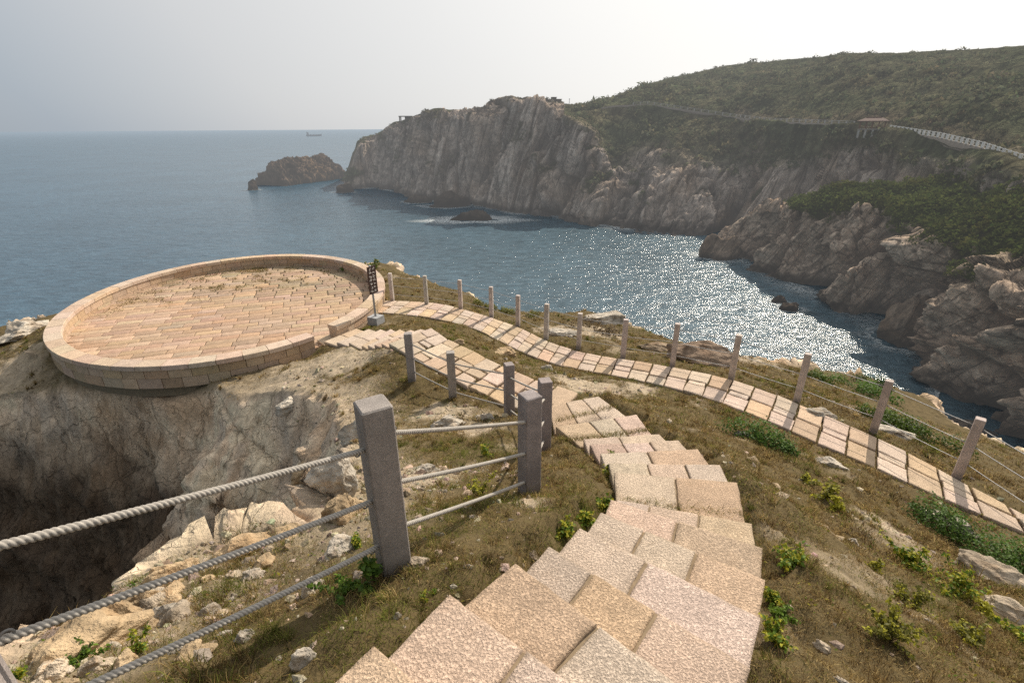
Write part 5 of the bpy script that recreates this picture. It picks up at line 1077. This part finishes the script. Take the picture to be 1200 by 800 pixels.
BUSHES = [  # x, y, width px, height px, leaf px, colour, leaf count, label
    (890, 503, 62, 34, 3.5, DRK, 900, 'dark green rounded bush on the slope beside a grey stone'),
    (912, 520, 30, 18, 3.5, DRK, 300, 'smaller dark bush touching the right side of a rounded bush'),
    (1120, 622, 80, 34, 3.5, DRK, 1400, 'thick green creeping mat just below the footpath at right'),
    (1170, 645, 84, 44, 3.5, DRK, 1700, 'larger green creeping mat at the right edge below the footpath'),
    (1000, 447, 90, 16, 2.5, DRK*1.2, 900, 'low green bush along the cliff edge beyond the footpath'),
    (1022, 444, 26, 18, 2.5, DRK*.6, 400, 'dark round bush on the cliff edge in front of the glitter'),
    (960, 440, 40, 12, 2.5, GRN*.7, 400, 'green bush on the cliff edge left of a longer low bush'),
    (1085, 508, 90, 26, 3, GRN*.6, 1300, 'bright green ground cover seaward of the last posts'),
    (1040, 486, 60, 16, 3, GRN*.7, 700, 'green ground cover strip behind the cables'),
    (560, 355, 50, 8, 2, OLV, 500, 'olive bush strip along the land edge beyond the posts'),
    (610, 366, 60, 8, 2, OLV, 500, 'second olive bush strip further right along the land edge'),
    (690, 378, 80, 16, 2, np.array([.13, .09, .045]), 700, 'brown dry scrub on the rocky hump beyond the footpath')]
def plant_at(x, y, w, h):
    p = on_ground(x, y+h*.42); 
    k = 0
    while p is None: k += 4; p = on_ground(x, y+h*.42+k)
    dep = p[1]*CT-(p[2]-CZ)*ST; return p, w/F_*dep, h/F_*dep, dep
def plants():
    r = np.random.default_rng(31)
    for k, (x, y, w, h, lp, cols, n, lab) in enumerate(WEEDS):
        if not lab: continue
        p, W, H, dep = plant_at(x, y, w, h); L = lp/F_*dep*.82; t = empty('weed', tuple(p), lab, 'plant'); st = MB(); lf = MB()
        ns = max(4, n//9)
        tips = [np.array([r.normal()*.28*W, r.normal()*.28*W, H*r.uniform(.2, .85)]) for _ in range(ns)]
        for q in tips: st.tube([np.zeros(3)+np.array([0, 0, -.02]), q*np.array([.45, .45, .6]), q], [max(.0015, L*.07), max(.0012, L*.05), max(.0008, L*.03)], 5, (.10, .10, .035), caps=False)
        for i in range(int(n*3.4)):
            q = tips[i % ns]; f = r.uniform(.35, 1.05); c = q*np.array([f, f, f**.8])+r.normal(size=3)*L*.35; c[2] = abs(c[2])+.003; col = cols[0] if r.random() < .55 else cols[1]
            leaf_fan(lf, c, np.array([r.normal()*.7, r.normal()*.7, 1.]), L*r.uniform(.6, 1.25), L*r.uniform(.45, .75), np.array(col)*r.uniform(.6, 1.35), r)
        st.build('stem', M['leaf'], t, True); lf.build('foliage', M['leaf'], t, True)
    for k, (x, y, w, h, lp, col, n, lab) in enumerate(BUSHES):
        p, W, H, dep = plant_at(x, y, w, h); n = int(n*1.5); L = lp/F_*dep*.78; t = empty('shrub', tuple(p), lab, 'shrub'); lf = MB(); st = MB(); m = max(3, int(W/max(H, .12)*1.6)); right = np.array([math.cos(-math.atan2(p[0], p[1])), math.sin(-math.atan2(p[0], p[1])), 0])
        along = right if abs(w/h) > 1.6 else right
        ctr = []
        for i in range(m):
            q = p+along*W*.5*r.uniform(-.85, .85)+np.array([-along[1], along[0], 0])*W*.16*r.normal(); q[2] = float(gz(q[:1], q[1:2])[0]); ctr.append(q)
        ctr = np.array(ctr)-p; rad = np.clip(W/m*1.3, H*.45, H*1.2)
        for q in ctr: st.tube([np.array([0, 0, -.02]), q*.5+np.array([0, 0, .01]), q+np.array([rad*.2, 0, H*.4])], [L*.16, L*.13, L*.08], 5, (.09, .07, .04), caps=False)
        for i in range(n):
            q = ctr[i % m]; d = r.normal(size=3); d /= np.linalg.norm(d); d[2] = abs(d[2]); f = r.uniform(.55, 1.08)*(1+.2*math.sin(d[0]*6+i % m)); c = q+d*np.array([rad, rad, H*.75])*f
            leaf_fan(lf, c, d+r.normal(size=3)*.5+np.array([0, 0, .5]), L*r.uniform(.7, 1.3)*1.3, L*r.uniform(.6, .9), col*r.uniform(.55, 1.4)*(.6+.5*d[2]), r)
        st.build('stem', M['leaf'], t, True); lf.build('foliage', M['leaf'], t, True)
plants()

# ------------------------------------------------------------------ sea
def build_sea():
    ang = np.linspace(0, 2*math.pi, 129)[:-1]; rad = np.r_[0.01, np.geomspace(20, 40000, 40)]
    V = np.stack([np.outer(rad, np.cos(ang)), np.outer(rad, np.sin(ang)), np.zeros((len(rad), len(ang)))], -1).reshape(-1, 3)
    i = np.arange(len(rad)-1)[:, None]*len(ang); j = np.arange(len(ang))[None, :]; k = (j+1) % len(ang)
    tag(make_mesh('sea', V, np.stack([i+j, i+len(ang)+j, i+len(ang)+k, i+k], -1).reshape(-1, 4), None, M['sea'], None, True), kind='structure')
build_sea()
# ------------------------------------------------------------------ light, sky, camera
SUN_AZ, SUN_EL = math.radians(36), math.radians(39)
def lights():
    w = bpy.data.worlds.new('World'); SC.world = w; w.use_nodes = True; nt = w.node_tree; bg = nt.nodes['Background']
    sky = nt.nodes.new('ShaderNodeTexSky'); sky.sky_type = 'NISHITA'; sky.sun_disc = False; sky.sun_elevation = SUN_EL; sky.sun_rotation = SUN_AZ
    sky.altitude = 0; sky.air_density = 1.0; sky.dust_density = 2.0; sky.ozone_density = 1.0
    N, Lk = nt.nodes.new, nt.links.new
    hs = N('ShaderNodeHueSaturation'); hs.inputs['Saturation'].default_value = .45; hs.inputs['Value'].default_value = .085; Lk(sky.outputs[0], hs.inputs['Color'])
    tc = N('ShaderNodeTexCoord'); dt = N('ShaderNodeVectorMath'); dt.operation = 'DOT_PRODUCT'; Lk(tc.outputs['Generated'], dt.inputs[0])
    dt.inputs[1].default_value = (math.sin(SUN_AZ)*math.cos(SUN_EL), math.cos(SUN_AZ)*math.cos(SUN_EL), math.sin(SUN_EL))
    rp = N('ShaderNodeValToRGB'); Lk(dt.outputs['Value'], rp.inputs[0]); e = rp.color_ramp.elements    # sun glow spread through thin sea haze
    for _ in range(3): e.new(.5)   # five stops
    for el, (p, c) in zip(e, [(0., (.36, .40, .44)), (.20, (.43, .485, .545)), (.42, (.69, .70, .71)), (.66, (.88, .875, .86)), (1., (1.22, 1.19, 1.13))]): el.position = p; el.color = (*c, 1)
    mx = N('ShaderNodeMix'); mx.data_type = 'RGBA'; mx.inputs[0].default_value = .88; Lk(hs.outputs[0], mx.inputs[6]); Lk(rp.outputs[0], mx.inputs[7])
    Lk(mx.outputs[2], bg.inputs[0]); bg.inputs[1].default_value = 1.0
    l = bpy.data.lights.new('sun', 'SUN'); l.energy = 5.0; l.angle = math.radians(.6); l.color = (1, .9, .76)
    o = bpy.data.objects.new('sun', l); COL.objects.link(o)
    d = Vector((math.sin(SUN_AZ)*math.cos(SUN_EL), math.cos(SUN_AZ)*math.cos(SUN_EL), math.sin(SUN_EL)))
    o.rotation_euler = d.to_track_quat('Z', 'Y').to_euler(); o.location = (30, 40, 90)
    cam = bpy.data.cameras.new('camera'); co = bpy.data.objects.new('camera', cam); COL.objects.link(co)
    cam.sensor_width = 36; cam.sensor_fit = 'HORIZONTAL'; cam.lens = 36*F_/1200; cam.clip_start = .05; cam.clip_end = 60000
    rt = Vector((CR, SR*ST, SR*CT)); up = Vector((-SR, CR*ST, CR*CT)); bk = Vector((0, -CT, ST))
    co.matrix_world = Matrix(((rt.x, up.x, bk.x, 0), (rt.y, up.y, bk.y, 0), (rt.z, up.z, bk.z, CZ), (0, 0, 0, 1)))
    SC.camera = co
lights()
SC.view_settings.view_transform = 'Standard'; SC.view_settings.look = 'None'; SC.view_settings.exposure = 0
SC.cycles.use_denoising = False; SC.cycles.max_bounces = 6; SC.cycles.transparent_max_bounces = 6
SC.cycles.sample_clamp_indirect = 4
